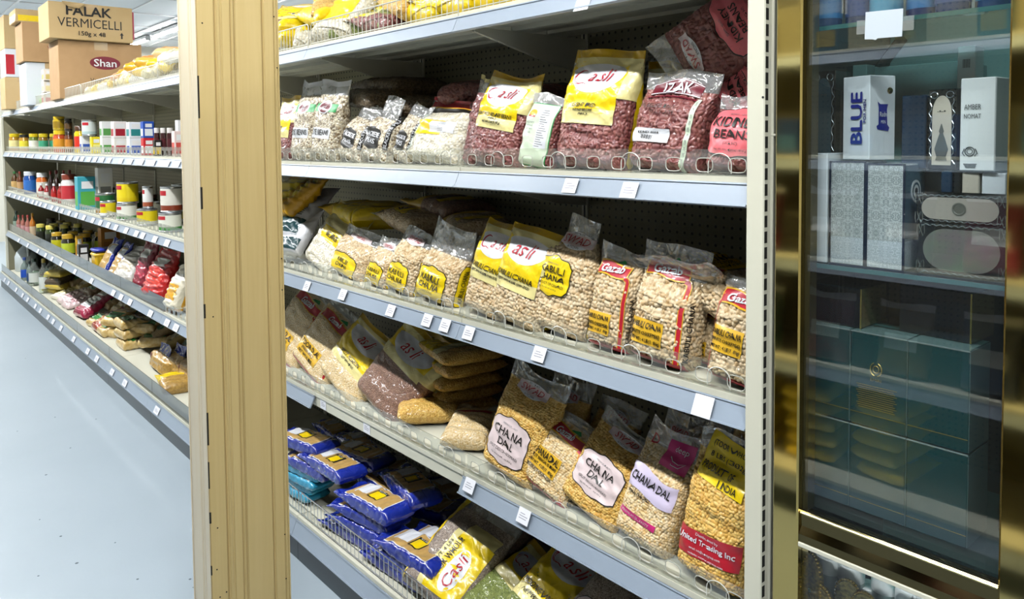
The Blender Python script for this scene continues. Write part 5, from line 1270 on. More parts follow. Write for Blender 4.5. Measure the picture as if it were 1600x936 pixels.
for px, py, w, h, t_, ya, c1, c2, pi, lb in ((66, 446, .2, .3, .05, 60, 'e4e8e0', '5aa048', 80, 'white and green packet lying in front of the clear bottles'), (80, 438, .2, .26, .05, 40, 'dfe6da', '3f9a3a', 76, 'white packet with green edge lying by the clear bottles'),
        (92, 436, .2, .5, .05, 20, 'b08a78', '8a6250', 72, 'long brownish pink packet lying obliquely on the base shelf'), (102, 424, .2, .3, .08, 30, '5c4c38', '7a6448', 70, 'dark brown packet behind the yellow stack')):
    goods_pack(px, py, ZB, w, h, t_, ya, c1, c2, lb, gb, pitch=pi, Y=.12)
for i in range(4): goods_pack(104+5*(i % 2), 470, ZB+.055*i, .22, .34, .06, 20+8*(i % 2), 'e0c44a', 'f0e2a0', ['lowest', 'second', 'third', 'topmost'][i]+' pale yellow packet in the stack on the base shelf', gb, pitch=84, Y=.13)
goods_pack(118, 468, ZB, .18, .36, .05, 10, 'ece6d2', 'e8d890', 'cream packet lying on the yellow stack, base shelf', gb, pitch=76, Y=.07)
goods_pack(125, 484, ZB, .2, .32, .06, 8, 'ead4d4', 'd8a8ac', 'white and pink packet left of the maroon one', gb, pitch=72, Y=.06)
goods_pack(131, 494, ZB, .2, .3, .05, 4, 'e6cccc', 'cf9aa0', 'second white and pink packet at the base shelf edge', gb, pitch=76, Y=.05)
goods_pack(154, 492, ZB, .24, .34, .08, 6, 'a01c44', 'f0f0f4', 'maroon and white packet lying aslant on the base shelf', gb, pitch=60, Y=.07)
goods_pack(172, 506, ZB, .18, .24, .07, 0, 'a84a34', 'c88a5a', 'reddish brown packet right of the maroon one', gb, pitch=60, Y=.06)
G_verm = mat('tan vermicelli', 'cfa95c', .3, coat=.6, wrinkle=.5, noise=(40., 'e6cf96', .9))
for i, (px, py, pi, ya, w, h) in enumerate(((186, 488, 70, 30, .16, .2), (188, 506, 76, 20, .18, .22), (162, 516, 70, 10, .16, .2), (180, 530, 66, 0, .16, .22), (209, 540, 88, 0, .2, .2), (210, 540, 88, 4, .2, .2), (212, 540, 88, 0, .2, .2), (237, 500, 84, 40, .2, .24), (246, 520, 84, 60, .2, .24))):
    goods_pack(px, py, ZB+{4: .13, 5: .066}.get(i, 0), w, h, .06, ya, 'd8bc74', '2f8a3a', ['small cream pouch topmost on the vermicelli heap', 'vermicelli packet under the cream pouch', 'vermicelli packet at the left of the heap by the edge', 'upright vermicelli packet with green and red mark', 'upper block of vermicelli with green band', 'middle block of vermicelli with green band', 'lowest block of vermicelli with green band', 'shaded vermicelli packet under the fourth shelf', 'shaded vermicelli packet deeper under the fourth shelf'][i], gb, pitch=pi, Y=.10 if i < 4 else .14+.10*(i > 6), see=G_verm, box=.5)
def k_shell(p, root):
    w, h = p.w, p.h; body(p, root, mat('dry shell pasta', 'c9a050', .35, coat=.6, wrinkle=.4, noise=(70., '9a7434', .9), bump=(90., .6)), P_blue, m_print=P_blue, print_z=.72*h)
    b = MB(); p.line(b, P_pale, [(-.4*w, .70*h), (0, .67*h), (.4*w, .70*h)], .02*h, .001); p.patch(b, P_mar, -.46*w, -.3*w, .3*h, .5*h, .001); part('label', b, root, 'pale pink tie line')
for px0, px1, yt, lb in ((231, 258, 541, 'shell pasta bag with blue tied top, left one'), (254, 280, 538, 'shell pasta bag with blue tied top, middle one behind'), (276, 296, 548, 'shell pasta bag with blue top against the maple column')):
    bag(k_shell, px0, px1, yt, ZB, .06 if 'left' in lb else .10, 8, 3, .10, lb, gb, name='pasta_bag', cat='bag', fill=.72, neck=.5, lump=.004)
lying(lambda p, r: k_plain(p, r, mat('dry shell pasta', 'c9a050'), pr=P_yel, pz=.5), 278, 618, ZB, .2, .28, .07, 80, 'shell pasta bag with yellow top lying at the shelf edge by the column', gb, pitch=86, ymin=-.05)
gk = 'goods standing deep on the shelves left of the column'
g6 = random.Random(11)
for i in range(12):
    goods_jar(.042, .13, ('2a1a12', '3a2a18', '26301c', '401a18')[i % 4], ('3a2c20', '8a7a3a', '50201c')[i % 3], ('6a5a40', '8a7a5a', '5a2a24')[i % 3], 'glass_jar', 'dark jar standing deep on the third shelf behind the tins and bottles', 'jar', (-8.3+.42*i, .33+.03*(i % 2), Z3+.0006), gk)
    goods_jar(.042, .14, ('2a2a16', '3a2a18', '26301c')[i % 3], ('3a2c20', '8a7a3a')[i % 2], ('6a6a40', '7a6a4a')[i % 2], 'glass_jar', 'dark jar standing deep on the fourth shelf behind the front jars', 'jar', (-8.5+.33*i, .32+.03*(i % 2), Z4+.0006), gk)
src3 = None
for i in range(16):
    c_ = ('b89a50', '8a6a48', 'c8b070', 'a08458')[i % 4]
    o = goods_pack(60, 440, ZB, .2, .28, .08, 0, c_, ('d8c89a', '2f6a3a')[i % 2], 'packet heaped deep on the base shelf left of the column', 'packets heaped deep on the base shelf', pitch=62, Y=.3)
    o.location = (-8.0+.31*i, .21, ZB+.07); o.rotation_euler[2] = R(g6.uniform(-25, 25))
# ---- top shelf, far left: cartons
CBX = mat('corrugated cardboard', 'b99468', .75, noise=(8., 'a9855a', .6)); CBX2 = mat('pale cardboard', 'c9ad7c', .75, noise=(6., 'bf9f6c', .6)); CBW = mat('white carton board', 'dfe3e8', .6); TAPE = mat('clear brown tape', 'c8ab80', .25, coat=.5)
def carton(name, label, X, y0, y1, z0, z1, dx, m, group='cartons on the top shelf', yaw=0., open_=False):
    t = thing(name, label, 'box', (X, y0, z0), (0, 0, R(yaw)), group); w, h = y1-y0, z1-z0
    mk('body', MB().box(m, -dx, 0, 0, w, 0, h, .003), t)
    mk('tape', MB().box(TAPE, -dx*.98, .0006, w*.42, w*.58, h-.001, h+.0006).box(TAPE, 0, .0007, w*.42, w*.58, h*.86, h+.0006), t)
    return t, w, h
def xface_text(mb, m, txt, y0, y1, z0, z1, x=.0012, **k): return flat_text(mb, m, txt, y0, y1, z0, z1, lambda a, b, e: (x+e*4, a, b), **k)
# the right ends of the cartons face the camera
zt = Z1+.001
p0 = at_z(92, 151, zt); Xs = p0[0]; ys0 = p0[1]+.11
def carton_px(px0, px1, py0, py1, X):
    a, b = at_x(px0, (py0+py1)/2, X), at_x(px1, (py0+py1)/2, X); return a[1], b[1], at_x((px0+px1)/2, py1, X)[2], at_x((px0+px1)/2, py0, X)[2]
XS = -5.95
y0, y1, z0, z1 = carton_px(92, 222, 66, 157, XS)
t, w, h = carton('carton', 'brown cardboard carton with maroon oval mark on the top shelf', XS, y0, y1, zt, z1, .36, CBX)
b = MB(); b.lathe(mat('maroon oval', '7a1c2c', .5), [(0, .0008), (1, .0006), (1, 0)], 32); n0 = len(b.v)
b.v = [(z, x*w*.185+w*.545, y*h*.115+h*.64) for x, y, z in b.v]
xface_text(b, mat('plain white ink', 'f0eeee', .6), 'Shan', w*.395, w*.695, h*.575, h*.705, .003, bold=.02); mk('brand_mark', b, t)['label'] = 'maroon oval with white lettering'
b = MB(); xface_text(b, P_blk, 'Vermicelli', w*.36, w*.66, h*.30, h*.37); mk('lettering', b, t)
zs1 = z1
y0, y1, z0, z1 = carton_px(76, 207, 8, 64, XS+.05)
t, w, h = carton('carton', 'pale brown vermicelli carton on top of the maroon oval carton', XS+.05, y0, y1, zs1+.003, zs1+.003+(z1-z0), .40, CBX2)
b = MB(); xface_text(b, P_blk, 'FALAK', w*.20, w*.74, h*.66, h*.93, bold=.03); xface_text(b, P_blk, 'VERMICELLI', w*.10, w*.86, h*.34, h*.59, bold=0.); xface_text(b, P_blk, '150g x 48', w*.34, w*.66, h*.08, h*.24, bold=.012)
b.add([(.0012, w*.86+a*w*.02, h*(.10+c*.18)) for a, c in ((-.5, 0), (.5, 0), (.5, .55), (1.2, .55), (0, 1), (-1.2, .55), (-.5, .55))], [tuple(range(7))], P_blk)
mk('lettering', b, t)
mk('torn_flap', MB().add([(.001, w*.15, h*1.02), (.02, w*.22, h*.88), (.03, w*.34, h*.84), (.012, w*.42, h*1.0), (-.02, w*.3, h*1.03), (.001, w*.16, h*1.03), (.022, w*.22, h*.9), (.032, w*.34, h*.86)], [(0, 1, 2, 3, 4), (5, 4, 3, 7, 6)], CBX2), t)
mk('end_strip', MB().box(cm('a01c3c'), -.05, .0, w, w+.012, h*.1, h*.9, .003), t)
XS2 = -7.15
y0, y1, z0, z1 = carton_px(41, 92, 98, 165, XS2)
t, w, h = carton('carton', 'white carton under the brown one at the far left of the top shelf', XS2, y0, y1+.1, zt, z1, .34, CBW); zs1 = z1
y0, y1, z0, z1 = carton_px(35, 92, 37, 98, XS2+.02)
t, w, h = carton('carton', 'brown carton on top of the white one, far left top shelf', XS2+.02, y0, y1+.1, zs1+.003, zs1+.003+(z1-z0), .36, CBX)
b = MB(); xface_text(b, P_dred, 'VERMI', w*.5, w*.75, h*.32, h*.42); mk('lettering', b, t)
zs2 = zs1+.003+(z1-z0)
y0, y1, z0, z1 = carton_px(24, 72, 18, 38, XS2-.02)
t, w, h = carton('carton', 'flat pale carton with yellow band, topmost of the far left pile', XS2-.02, y0, y1, zs2+.003, zs2+.003+(z1-z0), .34, CBX2)
mk('printed_band', MB().box(P_yel, 0, .001, w*.08, w*.98, h*.1, h*.55).box(P_yel, -.3, -.0, -.001, 0, h*.1, h*.6), t)
XS3 = -8.2
for i, (a, c, e, f, m, lb) in enumerate(((8, 30, 118, 168, CBX2, 'cream carton lowest in the farthest pile'), (8, 30, 74, 118, CBW, 'white and red carton in the middle of the farthest pile'), (6, 30, 22, 74, CBX2, 'cream carton high in the farthest pile'))):
    y0, y1, z0, z1 = carton_px(a, c, e, f, XS3)
    if i == 0: zz = zt
    t, w, h = carton('carton', lb, XS3, y0, y1+.14, zz, zz+(z1-z0), .3, m); zz += (z1-z0)+.002
    if i == 1: mk('printed_band', MB().box(P_red, 0, .001, w*.02, w*.3, h*.1, h*.8), t)
# noodle packs and wrapped goods behind the fence, far left of the top shelf
gn = 'packets behind the wire fence left of the column'
CC = ('e8dcb0', 'f0d23c', 'f2efe6', 'e8c21c', 'eadfae')
for i in range(13):
    px = 160+10*i; py = 139-5*i*1.15
    goods_pack(px, py+6, Z1, .16, .2, .06, rng.uniform(-20, 20), CC[i % 5], CC[(i+2) % 5], 'pale yellow noodle packet behind the wire fence, top shelf left', gn, pitch=rng.uniform(30, 70), Y=.10)
for i, (px, py, c1, c2, lb) in enumerate(((216, 106, 'e89a28', 'f0b850', 'orange packet highest on the fence heap beside the maroon oval carton'), (228, 96, 'e8b01c', 'd87a1c', 'amber packet on the fence heap'), (245, 88, 'eab84a', 'e08a30', 'orange and cream packet on the fence heap near the column'), (265, 90, 'f0cc1e', 'f4f0e0', 'yellow packet on the fence heap near the column'), (275, 74, 'eec98a', 'e0a050', 'peach packet topmost against the maple column'), (206, 112, 'e8a878', 'c83a2a', 'peach and red packet at the left of the fence heap'))):
    goods_pack(px, py, Z1, .2, .3, .06, 60, c1, c2, lb, gn, pitch=80, Y=.18)
gw = 'wrapped noodle cups in front of the white carton'
for i in range(3):
    for j in range(2):
        X, w, h = spot(50+18*j, 66+18*j, 150-14*i, Z1+.10*i, .06)
        goods_carton(.09, .11, .095, 'f0e6d8', ('c8283c', 'e8d8a0', 'd8c070')[i], 'noodle_pack', ['lower', 'middle', 'upper'][i]+' '+['left', 'right'][j]+' wrapped noodle pack before the white carton', 'noodle pack', (X, .07, Z1+.001+.098*i), gw)
goods_pack(78, 152, Z1, .16, .16, .05, 0, '6ad020', '8ae040', 'bright green crumpled packet at the foot of the maroon oval carton', gn, pitch=60, Y=.05)
# ------------------------------------------------------------------ the brass-framed glass cabinet
M_brass = mat('polished brass', 'b8a468', .06, 1.0)
M_brass_d = mat('brass edge bead', 'd8c890', .2, 1.0)
M_int = mat('grey-green cabinet lining', '9db0b0', .5)
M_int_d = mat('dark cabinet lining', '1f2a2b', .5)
M_pane = clear('cabinet pane', (.965, .985, .985), .006, 1.72, .0)
M_pane2 = clear('lower cabinet pane', (.97, .985, .98), .003, 1.42, .0)
M_gsh = clear('green-edged glass shelf', (.62, .86, .84), .05, 1.5, .0)
M_gedge = mat('green glass edge', '1c5a58', .15, coat=.6)
CXL, CXR, CY = .100, .4135, .0
ZR0, ZR1, ZA, ZBX, ZT = .800, .856, 1.297, .868, 1.715          # bottom rail, glass shelf, floor of the case, top glass shelf
cab = thing('display_cabinet', 'brass-framed glass display cabinet of perfume boxes at the right of the shelving', 'cabinet', (0, 0, 0))
mk('post', MB().box(M_brass, .0505, CXL, -.012, .03, 0, 2.45, .003), cab)
mk('post', MB().box(M_brass, CXR, .53, -.012, .03, 0, 2.45, .003), cab)
mk('rail', MB().prism(mat('darkened brass', '5b5238', .1, 1.0), [(-.004, ZR1-.004), (.0, ZR1), (.02, ZR1), (.02, ZR0), (-.008, ZR0), (-.008, ZR0+.016), (-.003, ZR0+.03)], 'x', CXL, CXR), cab)  # rail brass darkened, so the dark reflection is put into its colour
mk('rail_trim', MB().box(M_shelf, CXL, CXR, -.011, -.006, ZR0-.006, ZR0+.002, .001), cab)
mk('rail_bead', MB().box(M_brass_d, CXL, CXR, -.006, .0, ZR1-.005, ZR1, .0015), cab)
mk('inner_jamb', MB().box(mat('dark olive jamb', '4a4428', .35, .5), CXL, CXL+.009, .006, .03, ZR1, 2.45), cab)
mk('pane', MB().box(M_pane, CXL, CXR, .002, .006, ZR1, 2.45), cab, label=None) if False else mk('pane', MB().box(M_pane, CXL, CXR, .002, .006, ZR1, 2.45), cab)
mk('lower_pane', MB().box(M_pane2, CXL, CXR, .002, .006, .12, ZR0), cab)
mk('side_lining', MB().box(M_int_d, .0505, .056, .03, .46, 0, 2.45), cab)
mk('side_lining', MB().box(M_int, .62, .626, .03, .46, 0, 2.45), cab)
mk('back_lining', MB().box(M_int, .056, .62, .44, .446, 0, 2.45), cab)
mk('case_floor', MB().box(M_gsh, .056, .62, .03, .44, ZBX-.012, ZBX-.001), cab)
mk('mid_lining', MB().box(M_int_d, .056, .62, .30, .306, ZBX, ZA-.012), cab)
for nm, z in (('glass_shelf', ZA), ('glass_shelf', ZT)):
    s_ = mk(nm, MB().box(M_gsh, .058, .618, .035, .42, z-.008, z-.0006), cab)
    e_ = mk('shelf_edge', MB().box(M_gedge, .058, .618, .0335, .035, z-.008, z-.0006), s_)
mk('top_board', MB().box(M_int, .056, .62, .03, .446, 2.44, 2.45), cab)
mk('bottom_board', MB().box(M_int_d, .056, .62, .03, .44, .1, .12), cab)
mk('lower_shelf', MB().box(M_gsh, .058, .618, .035, .42, .60, .607), cab)
# the white sign taped to the pane
a, b2 = at_y(1352, 20, .0005), at_y(1410, 56, .0005)
sg = thing('paper_sign', 'blank white paper notice taped to the cabinet glass', 'notice', ((a[0]+b2[0])/2, .0012, (a[2]+b2[2])/2), (0, R(1.5), 0))
w, h = b2[0]-a[0], a[2]-b2[2]
mk('sheet', MB().add([(-w/2, 0, -h/2), (-w*.28, 0, -h/2-.001), (-w*.2, 0, -h/2-.0025), (-w*.15, 0, -h/2), (w/2, 0, -h/2), (w/2, 0, h/2), (-w/2, 0, h/2),
    (-w/2, -.0008, -h/2), (-w*.28, -.0008, -h/2-.001), (-w*.2, -.0008, -h/2-.0025), (-w*.15, -.0008, -h/2), (w/2, -.0008, -h/2), (w/2, -.0008, h/2), (-w/2, -.0008, h/2)],
    [(0, 1, 2, 3, 4, 5, 6), (13, 12, 11, 10, 9, 8, 7)]+[(i, (i+1) % 7, 7+(i+1) % 7, 7+i) for i in range(7)], mat('white notice paper', 'c6d0d8', .7)), sg)
M_tp = clear('clear sticky tape', (.9, .93, .95), .14)
for s1, e1 in ((-1, .014), (1, .017)): mk('tape', MB().box(M_tp, min(s1*w/2, s1*(w/2+e1)), max(s1*w/2, s1*(w/2+e1)), -.0006, -.0001, -h*.3, h*.22), sg)
# boxes inside
def pbox(label, X, Y, Z, w, d, h, m, yaw=0., name='perfume_box', group=None, edge=None, lid=None):
    """box with its front-left foot corner at X, Y"""
    t = thing(name, label, 'box', (X, Y, Z+.0006), (0, 0, R(yaw)), group)
    mk('body', MB().box(m, 0, w, 0, d, 0, h, .0015), t)
    if edge:
        e = .0016; b = MB()
        for x in (0, w): b.box(edge, x-e, x+e, -e*.6, e, 0, h)
        for z in (0, h): b.box(edge, -e, w+e, -e*.6, e, z-e, z+e*.6)
        mk('edge_band', b, t)
    return t
def ff(x0, x1, y0, y1, Yf):  # photo rectangle on the plane Y=Yf -> X0, X1, Z0, Z1
    xm, ym = (x0+x1)/2, (y0+y1)/2
    return at_y(x0, ym, Yf)[0], at_y(x1, ym, Yf)[0], at_y(xm, y1, Yf)[2], at_y(xm, y0, Yf)[2]
def front(b, m, x0, x1, z0, z1, o=.0006): return b.box(m, x0, x1, -o, 0.0002, z0, z1)
def ftext(b, m, t, x0, x1, z0, z1, o=.0012, **k): return flat_text(b, m, t, x0, x1, z0, z1, lambda x, z, e: (x, -o-e, z), **k)
def stext(b, m, t, w, y0, y1, z0, z1, o=.0012, **k): return flat_text(b, m, t, y0, y1, z0, z1, lambda y, z, e: (w+o+e, y, z), **k)
GPB = 'perfume boxes on the glass shelf'
M_white = mat('white box board', 'e2ecf2', .3, coat=.3)
M_ivory = mat('ivory box board', 'e8f0f0', .35, coat=.3)
def damask(name, c1, c2):
    m = bpy.data.materials.new(name); m.use_nodes = True; q = N(m); p = q.n['Principled BSDF']
    tc = q('ShaderNodeTexCoord'); sx = q('ShaderNodeSeparateXYZ'); q.l(tc.outputs['Object'], sx.inputs[0])
    ab = q('ShaderNodeMath', operation='PINGPONG', i_1=.016); q.l(sx.outputs[0], ab.inputs[0])
    az = q('ShaderNodeMath', operation='PINGPONG', i_1=.03); q.l(sx.outputs[2], az.inputs[0])
    cb = q('ShaderNodeCombineXYZ'); q.l(ab.outputs[0], cb.inputs[0]); q.l(az.outputs[0], cb.inputs[2]); q.l(sx.outputs[1], cb.inputs[1])
    nz = q('ShaderNodeTexNoise', i_Scale=150., i_Detail=3., i_Distortion=2.5); q.l(cb.outputs[0], nz.inputs['Vector'])
    w = q('ShaderNodeMath', operation='MULTIPLY', i_1=26.); q.l(nz.outputs['Fac'], w.inputs[0]); sn = q('ShaderNodeMath', operation='SINE'); q.l(w.outputs[0], sn.inputs[0])
    mr = q('ShaderNodeMapRange'); mr.inputs[1].default_value = -.4; mr.inputs[2].default_value = .6; q.l(sn.outputs[0], mr.inputs[0])
    mx = q('ShaderNodeMix', data_type='RGBA'); mx.inputs[6].default_value = lin(c1); mx.inputs[7].default_value = lin(c2); q.l(mr.outputs[0], mx.inputs[0]); q.l(mx.outputs[2], p.inputs['Base Color'])
    p.inputs['Roughness'].default_value = .3; p.inputs['Metallic'].default_value = .35
    return m
M_dam = damask('silver damask print', 'a6b2b4', 'dfe9e9'); M_dam2 = damask('pale damask print', 'c4d4da', 'eaf4fa')
M_navy = mat('dark blue edging', '0d1f38', .3, coat=.4)
# two silver ornate boxes
for i, (x0, x1, lb) in enumerate(((1297, 1351, 'silver ornate perfume box on the glass shelf, left one of the pair'), (1354, 1412, 'silver ornate perfume box on the glass shelf, right one of the pair'))):
    X0, X1, z0, z1 = ff(x0, x1, 253+4*i, 418+4*i, .05); w = X1-X0; h = z1-ZA
    t = pbox(lb, X0, .05, ZA, w, .085, h, M_dam, 0, 'perfume_box', 'ornate silver perfume boxes', M_navy)
    mk('lower_band', front(MB(), M_dam2, .002, w-.002, .002, h*.27), t)
    mk('side_panel', MB().box(mat('blue grey foil', '5f7f94', .25, .3, coat=.4), w, w+.0006, .002, .083, h*.3, h-.002).box(M_dam2, w, w+.0006, .002, .083, .002, h*.27), t)
    if i == 1:
        b = MB()
        for r0, m_ in ((.019, M_white), (.015, mat('blue grey foil', '5f7f94', .25, .3, coat=.4)), (.011, M_white), (.006, M_navy)):
            b.lathe(m_, [(0, .0016+.019*.02-r0*.02), (r0, .0014+.019*.02-r0*.02), (r0, .0004)], 24, (0, 0, 0), 'x')
        b.v = [(x+w, y+.045, z+h*.74) for x, y, z in b.v]; mk('medallion', b, t)
# slim white box at far left
X0, X1, z0, z1 = ff(1264, 1292, 240, 412, .045)
t = pbox('slim white box standing at the left end of the glass shelf', X0, .045, ZA, X1-X0, .10, z1-ZA, M_white, 0, 'perfume_box', GPB)
mk('label', MB().box(M_ivory, .001, (X1-X0)*.45, -.0006, 0, (z1-ZA)*.5, (z1-ZA)*.9), t)
# blue lettered box on top of the ornate pair
ZO = ZA+ff(1297, 1351, 253, 418, .05)[3]-ZA+.003
q = at_y(1362, 118, .07); 
XB = at_y(1361, 180, .062)
wB, dB, hB = .062, .056, max(.12, at_y(1361, 118, .062)[2]-ZO)
yw = -22
t = thing('perfume_box', 'white box with large blue upright letters on top of the silver pair', 'box', (XB[0], .056, ZO+.0006), (0, 0, R(yw)), GPB)
M_blueink = mat('blue foil ink', '1a2a9a', .3, .2, coat=.4)
mk('body', MB().box(M_white, -wB, 0, 0, dB, 0, hB, .0012), t)
b = MB(); ftext(b, M_blueink, 'BLUE', -wB*.45-hB*.42, -wB*.45+hB*.42, hB*.5-wB*.22, hB*.5+wB*.22, rot=90, bold=.035)
ftext(b, M_blueink, 'FOR MEN', -wB*.15-hB*.2, -wB*.15+hB*.2, hB*.58-wB*.05, hB*.58+wB*.05, rot=90, bold=.01); mk('lettering', b, t)
b = MB(); P3 = lambda y, z: (.0008, y, z)
b.add([P3(dB*a, hB*c) for a, c in ((.30, .36), (.72, .34), (.76, .38), (.68, .42), (.66, .60), (.70, .66), (.40, .66), (.30, .69), (.34, .62), (.34, .42), (.26, .40))], [tuple(range(11))], M_blueink)
stext(b, M_white, 'Rsdn', 0, dB*.38, dB*.64, hB*.50, hB*.58, .0016); stext(b, M_white, 'MEN', 0, dB*.42, dB*.6, hB*.43, hB*.47, .0016); mk('emblem', b, t)
mk('seal', MB().lathe(M_brass, [(0, .002), (.005, .0016), (.006, 0)], 12, (0, 0, 0), 'x'), t, loc=(.0, dB*.78, hB*.82))
# bottles in arched window boxes
M_bk = mat('black glossy box board', '0c1416', .25, coat=.5); M_cream = mat('cream satin lining', 'c9c4b4', .35, .1, coat=.3); M_sil = mat('silver tracing', 'b8c4c8', .25, .8)
def arched(label, X, Y, Z, w, d, h, yaw, inner, group=GPB, pot=False):
    t = thing('perfume_box', label, 'box', (X, Y, Z+.0006), (0, 0, R(yaw)), group)
    mk('body', MB().box(M_bk, 0, w, 0, d, 0, h, .0015), t)
    n = 16; iw = w*.34; pts = [(w/2-iw, h*.06), (w/2+iw, h*.06)]+[(w/2+iw*math.cos(a), h*.70+h*.22*math.sin(a)) for a in [PI*k/n for k in range(n+1)]]
    mk('window', MB().prism(inner, pts, 'y', -.0008, .0), t)
    b = MB()
    for sx in (-1, 1):
        b.tube(M_sil, [(w/2+sx*w*.47*(1-.25*abs(math.sin(k*.9))), -.0012, h*(.08+.8*k/18)) for k in range(19)], .0007, 4)
        b.tube(M_sil, [(w/2+sx*w*(.28+.13*math.cos(k*.5)), -.0012, h*(.93+.04*math.sin(k*.5))) for k in range(13)], .0006, 4)
    mk('tracery', b, t)
    b = MB()
    if pot:
        b.lathe(mat('pewter print', '6d7068', .4, .4), [(0, 0), (.010, 0), (.008, .006), (.012, .018), (.006, .036), (.003, .044), (.0045, .047), (.001, .058), (0, .06)], 12)
        b.v = [(x+w/2, y*.06-.0012, z+h*.12) for x, y, z in b.v]
    for k in range(4): b.box(M_int_d, w*(.34+.08*k), w*(.39+.08*k), -.0016, -.0008, h*.72, h*(.725+.012*(k % 2)))
    mk('motif', b, t)
    return t
X0, X1, z0, z1 = ff(1268, 1300, 112, 236, .10)
arched('dark arched perfume box half hidden at the left behind the blue lettered box', X0, .10, ZA+.185, X1-X0+.006, .06, max(.12, z1-ZA-.185), 0, mat('dark teal glass print', '3c5a66', .2, .3, coat=.5))
pbox('plain white box under the dark arched box', X0-.01, .15, ZA, .09, .08, .182, M_ivory, 0, 'perfume_box', GPB)
# row standing behind, on boxes
X0, X1, z0, z1 = ff(1450, 1500, 140, 262, .09)
zp = ff(1450, 1500, 140, 266, .09)[2]
arched('black box with cream arched window and coffee pot motif', X0, .09, zp, X1-X0, .07, z1-zp, -14, M_cream, pot=True)
X2, X3, z2, z3 = ff(1412, 1450, 150, 262, .12)
t = pbox('dark blue glossy box beside the arched window box', X2, .11, zp, X3-X2+.004, .07, z3-zp, mat('midnight blue board', '16324a', .2, coat=.6), -10, 'perfume_box', GPB)
X4, X5, z4, z5 = ff(1500, 1557, 122, 264, .075)
t = pbox('white box lettered in grey at the right of the upper row', X4, .075, zp, X5-X4, .07, z5-zp, M_ivory, -4, 'perfume_box', GPB)
b = MB(); w, h = X5-X4, z5-zp; gk = mat('charcoal ink', '3b464a', .5)
ftext(b, gk, 'AMBER', w*.12, w*.60, h*.66, h*.72); ftext(b, gk, 'NOMAT', w*.12, w*.60, h*.56, h*.62); mk('lettering', b, t)
b = MB(); b.tube(gk, [(w*.30+.007*math.cos(a), -.001, h*.21+.007*math.sin(a)) for a in [2*PI*k/18 for k in range(18)]], .0007, 4, True)
b.tube(gk, [(w*.30+.004*math.cos(a), -.001, h*.21+.004*math.sin(a)) for a in [2*PI*k/18 for k in range(18)]], .0005, 4, True)
for k in (-1, 1): b.tube(gk, [(w*.30+k*.007, -.001, h*.16), (w*.30+k*.011, -.001, h*.19), (w*.30+k*.008, -.001, h*.24)], .0006, 4)
for i in range(3): b.box(gk, w*(.12+.03*i), w*(.5-.02*i), -.001, 0, h*(.05-.018*i+.02), h*(.058-.018*i+.02))
mk('emblem', b, t)
# the two long window boxes and what lies on them
M_iri = mat('iridescent satin lining', '9a9294', .25, .6, coat=.5, noise=(26., '8fa68e', .9))
def longbox(label, x0, x1, y0, y1, Yf, zb, d, inner, emblem):
    X0, X1, z0, z1 = ff(x0, x1, y0, y1, Yf); h = z1-zb; w = X1-X0
    t = thing('perfume_box', label, 'box', (X0, Yf, zb+.0006), (0, 0, 0), GPB); mk('body', MB().box(M_bk, 0, w, 0, d, 0, h, .0015), t)
    r_ = min(h*.40, w*.3); pts = []
    for cx_, cz_, a0 in ((w*.93-r_, h*.9-r_, 0), (w*.07+r_, h*.9-r_, 90), (w*.07+r_, h*.1+r_, 180), (w*.93-r_, h*.1+r_, 270)):
        pts += [(cx_+r_*math.cos(R(a0+k*15)), cz_+r_*math.sin(R(a0+k*15))) for k in range(7)]
    mk('window', MB().prism(inner, pts, 'y', -.0008, 0), t)
    b = MB()
    for zz in (.04, .96): b.tube(M_sil, [(w*k/40, -.001, h*zz+.0016*math.sin(k*1.9)) for k in range(2, 39)], .0008, 4)
    for sx in (.04, .96):
        for zz in (.15, .85): b.tube(M_sil, [(w*sx+.006*math.cos(k*.6), -.001, h*zz+.010*math.sin(k*1.2)) for k in range(12)], .0006, 4)
    mk('tracery', b, t)
    if emblem:
        b = MB(); b.lathe(mat('pewter print', '6d7068', .4, .4), [(.0, .0002), (.010, .0002), (.0105, .0006), (.008, .0007), (.0075, .0003)], 24, (0, 0, 0), 'y'); b.v = [(x+w*.5, -y-.0008, z+h*.5) for x, y, z in b.v]; mk('medallion', b, t)
    return z1
zt_ = longbox('large black box with a wide shimmering window on the glass shelf', 1433, 1574, 352, 434, .06, ZA, .10, M_iri, False)
zt2 = longbox('flat black box with a long satin window on top of the large one', 1431, 1572, 306, 345, .062, zt_+.002, .09, mat('satin lining', 'b7b3a8', .25, .3, coat=.5), True)
X0, X1, z0, z1 = ff(1474, 1506, 268, 304, .09)
for i, (x0, x1, y0, m, lb) in enumerate(((1470, 1487, 276, mat('midnight blue board', '16324a', .2, coat=.6), 'small dark blue box on the flat satin box'), (1489, 1500, 280, M_bk, 'narrow black box on the flat satin box'), (1503, 1530, 272, M_cream, 'cream and black curved box on the flat satin box'), (1534, 1572, 270, M_white, 'small white box under the grey lettered one'))):
    a0, a1, c0, c1 = ff(x0, x1, y0, 304, .08); zz = zt2+.002; pbox(lb, a0, .08, zz, a1-a0, .06, max(.02, zp-.003-zz), m, 0, 'perfume_box', GPB)
a0, a1, c0, c1 = ff(1412, 1470, 262, 300, .15); pbox('pale grey box standing behind the silver pair', a0, .165, ZA, a1-a0, .07, zp-.003-ZA, M_ivory, 0, 'perfume_box', GPB)
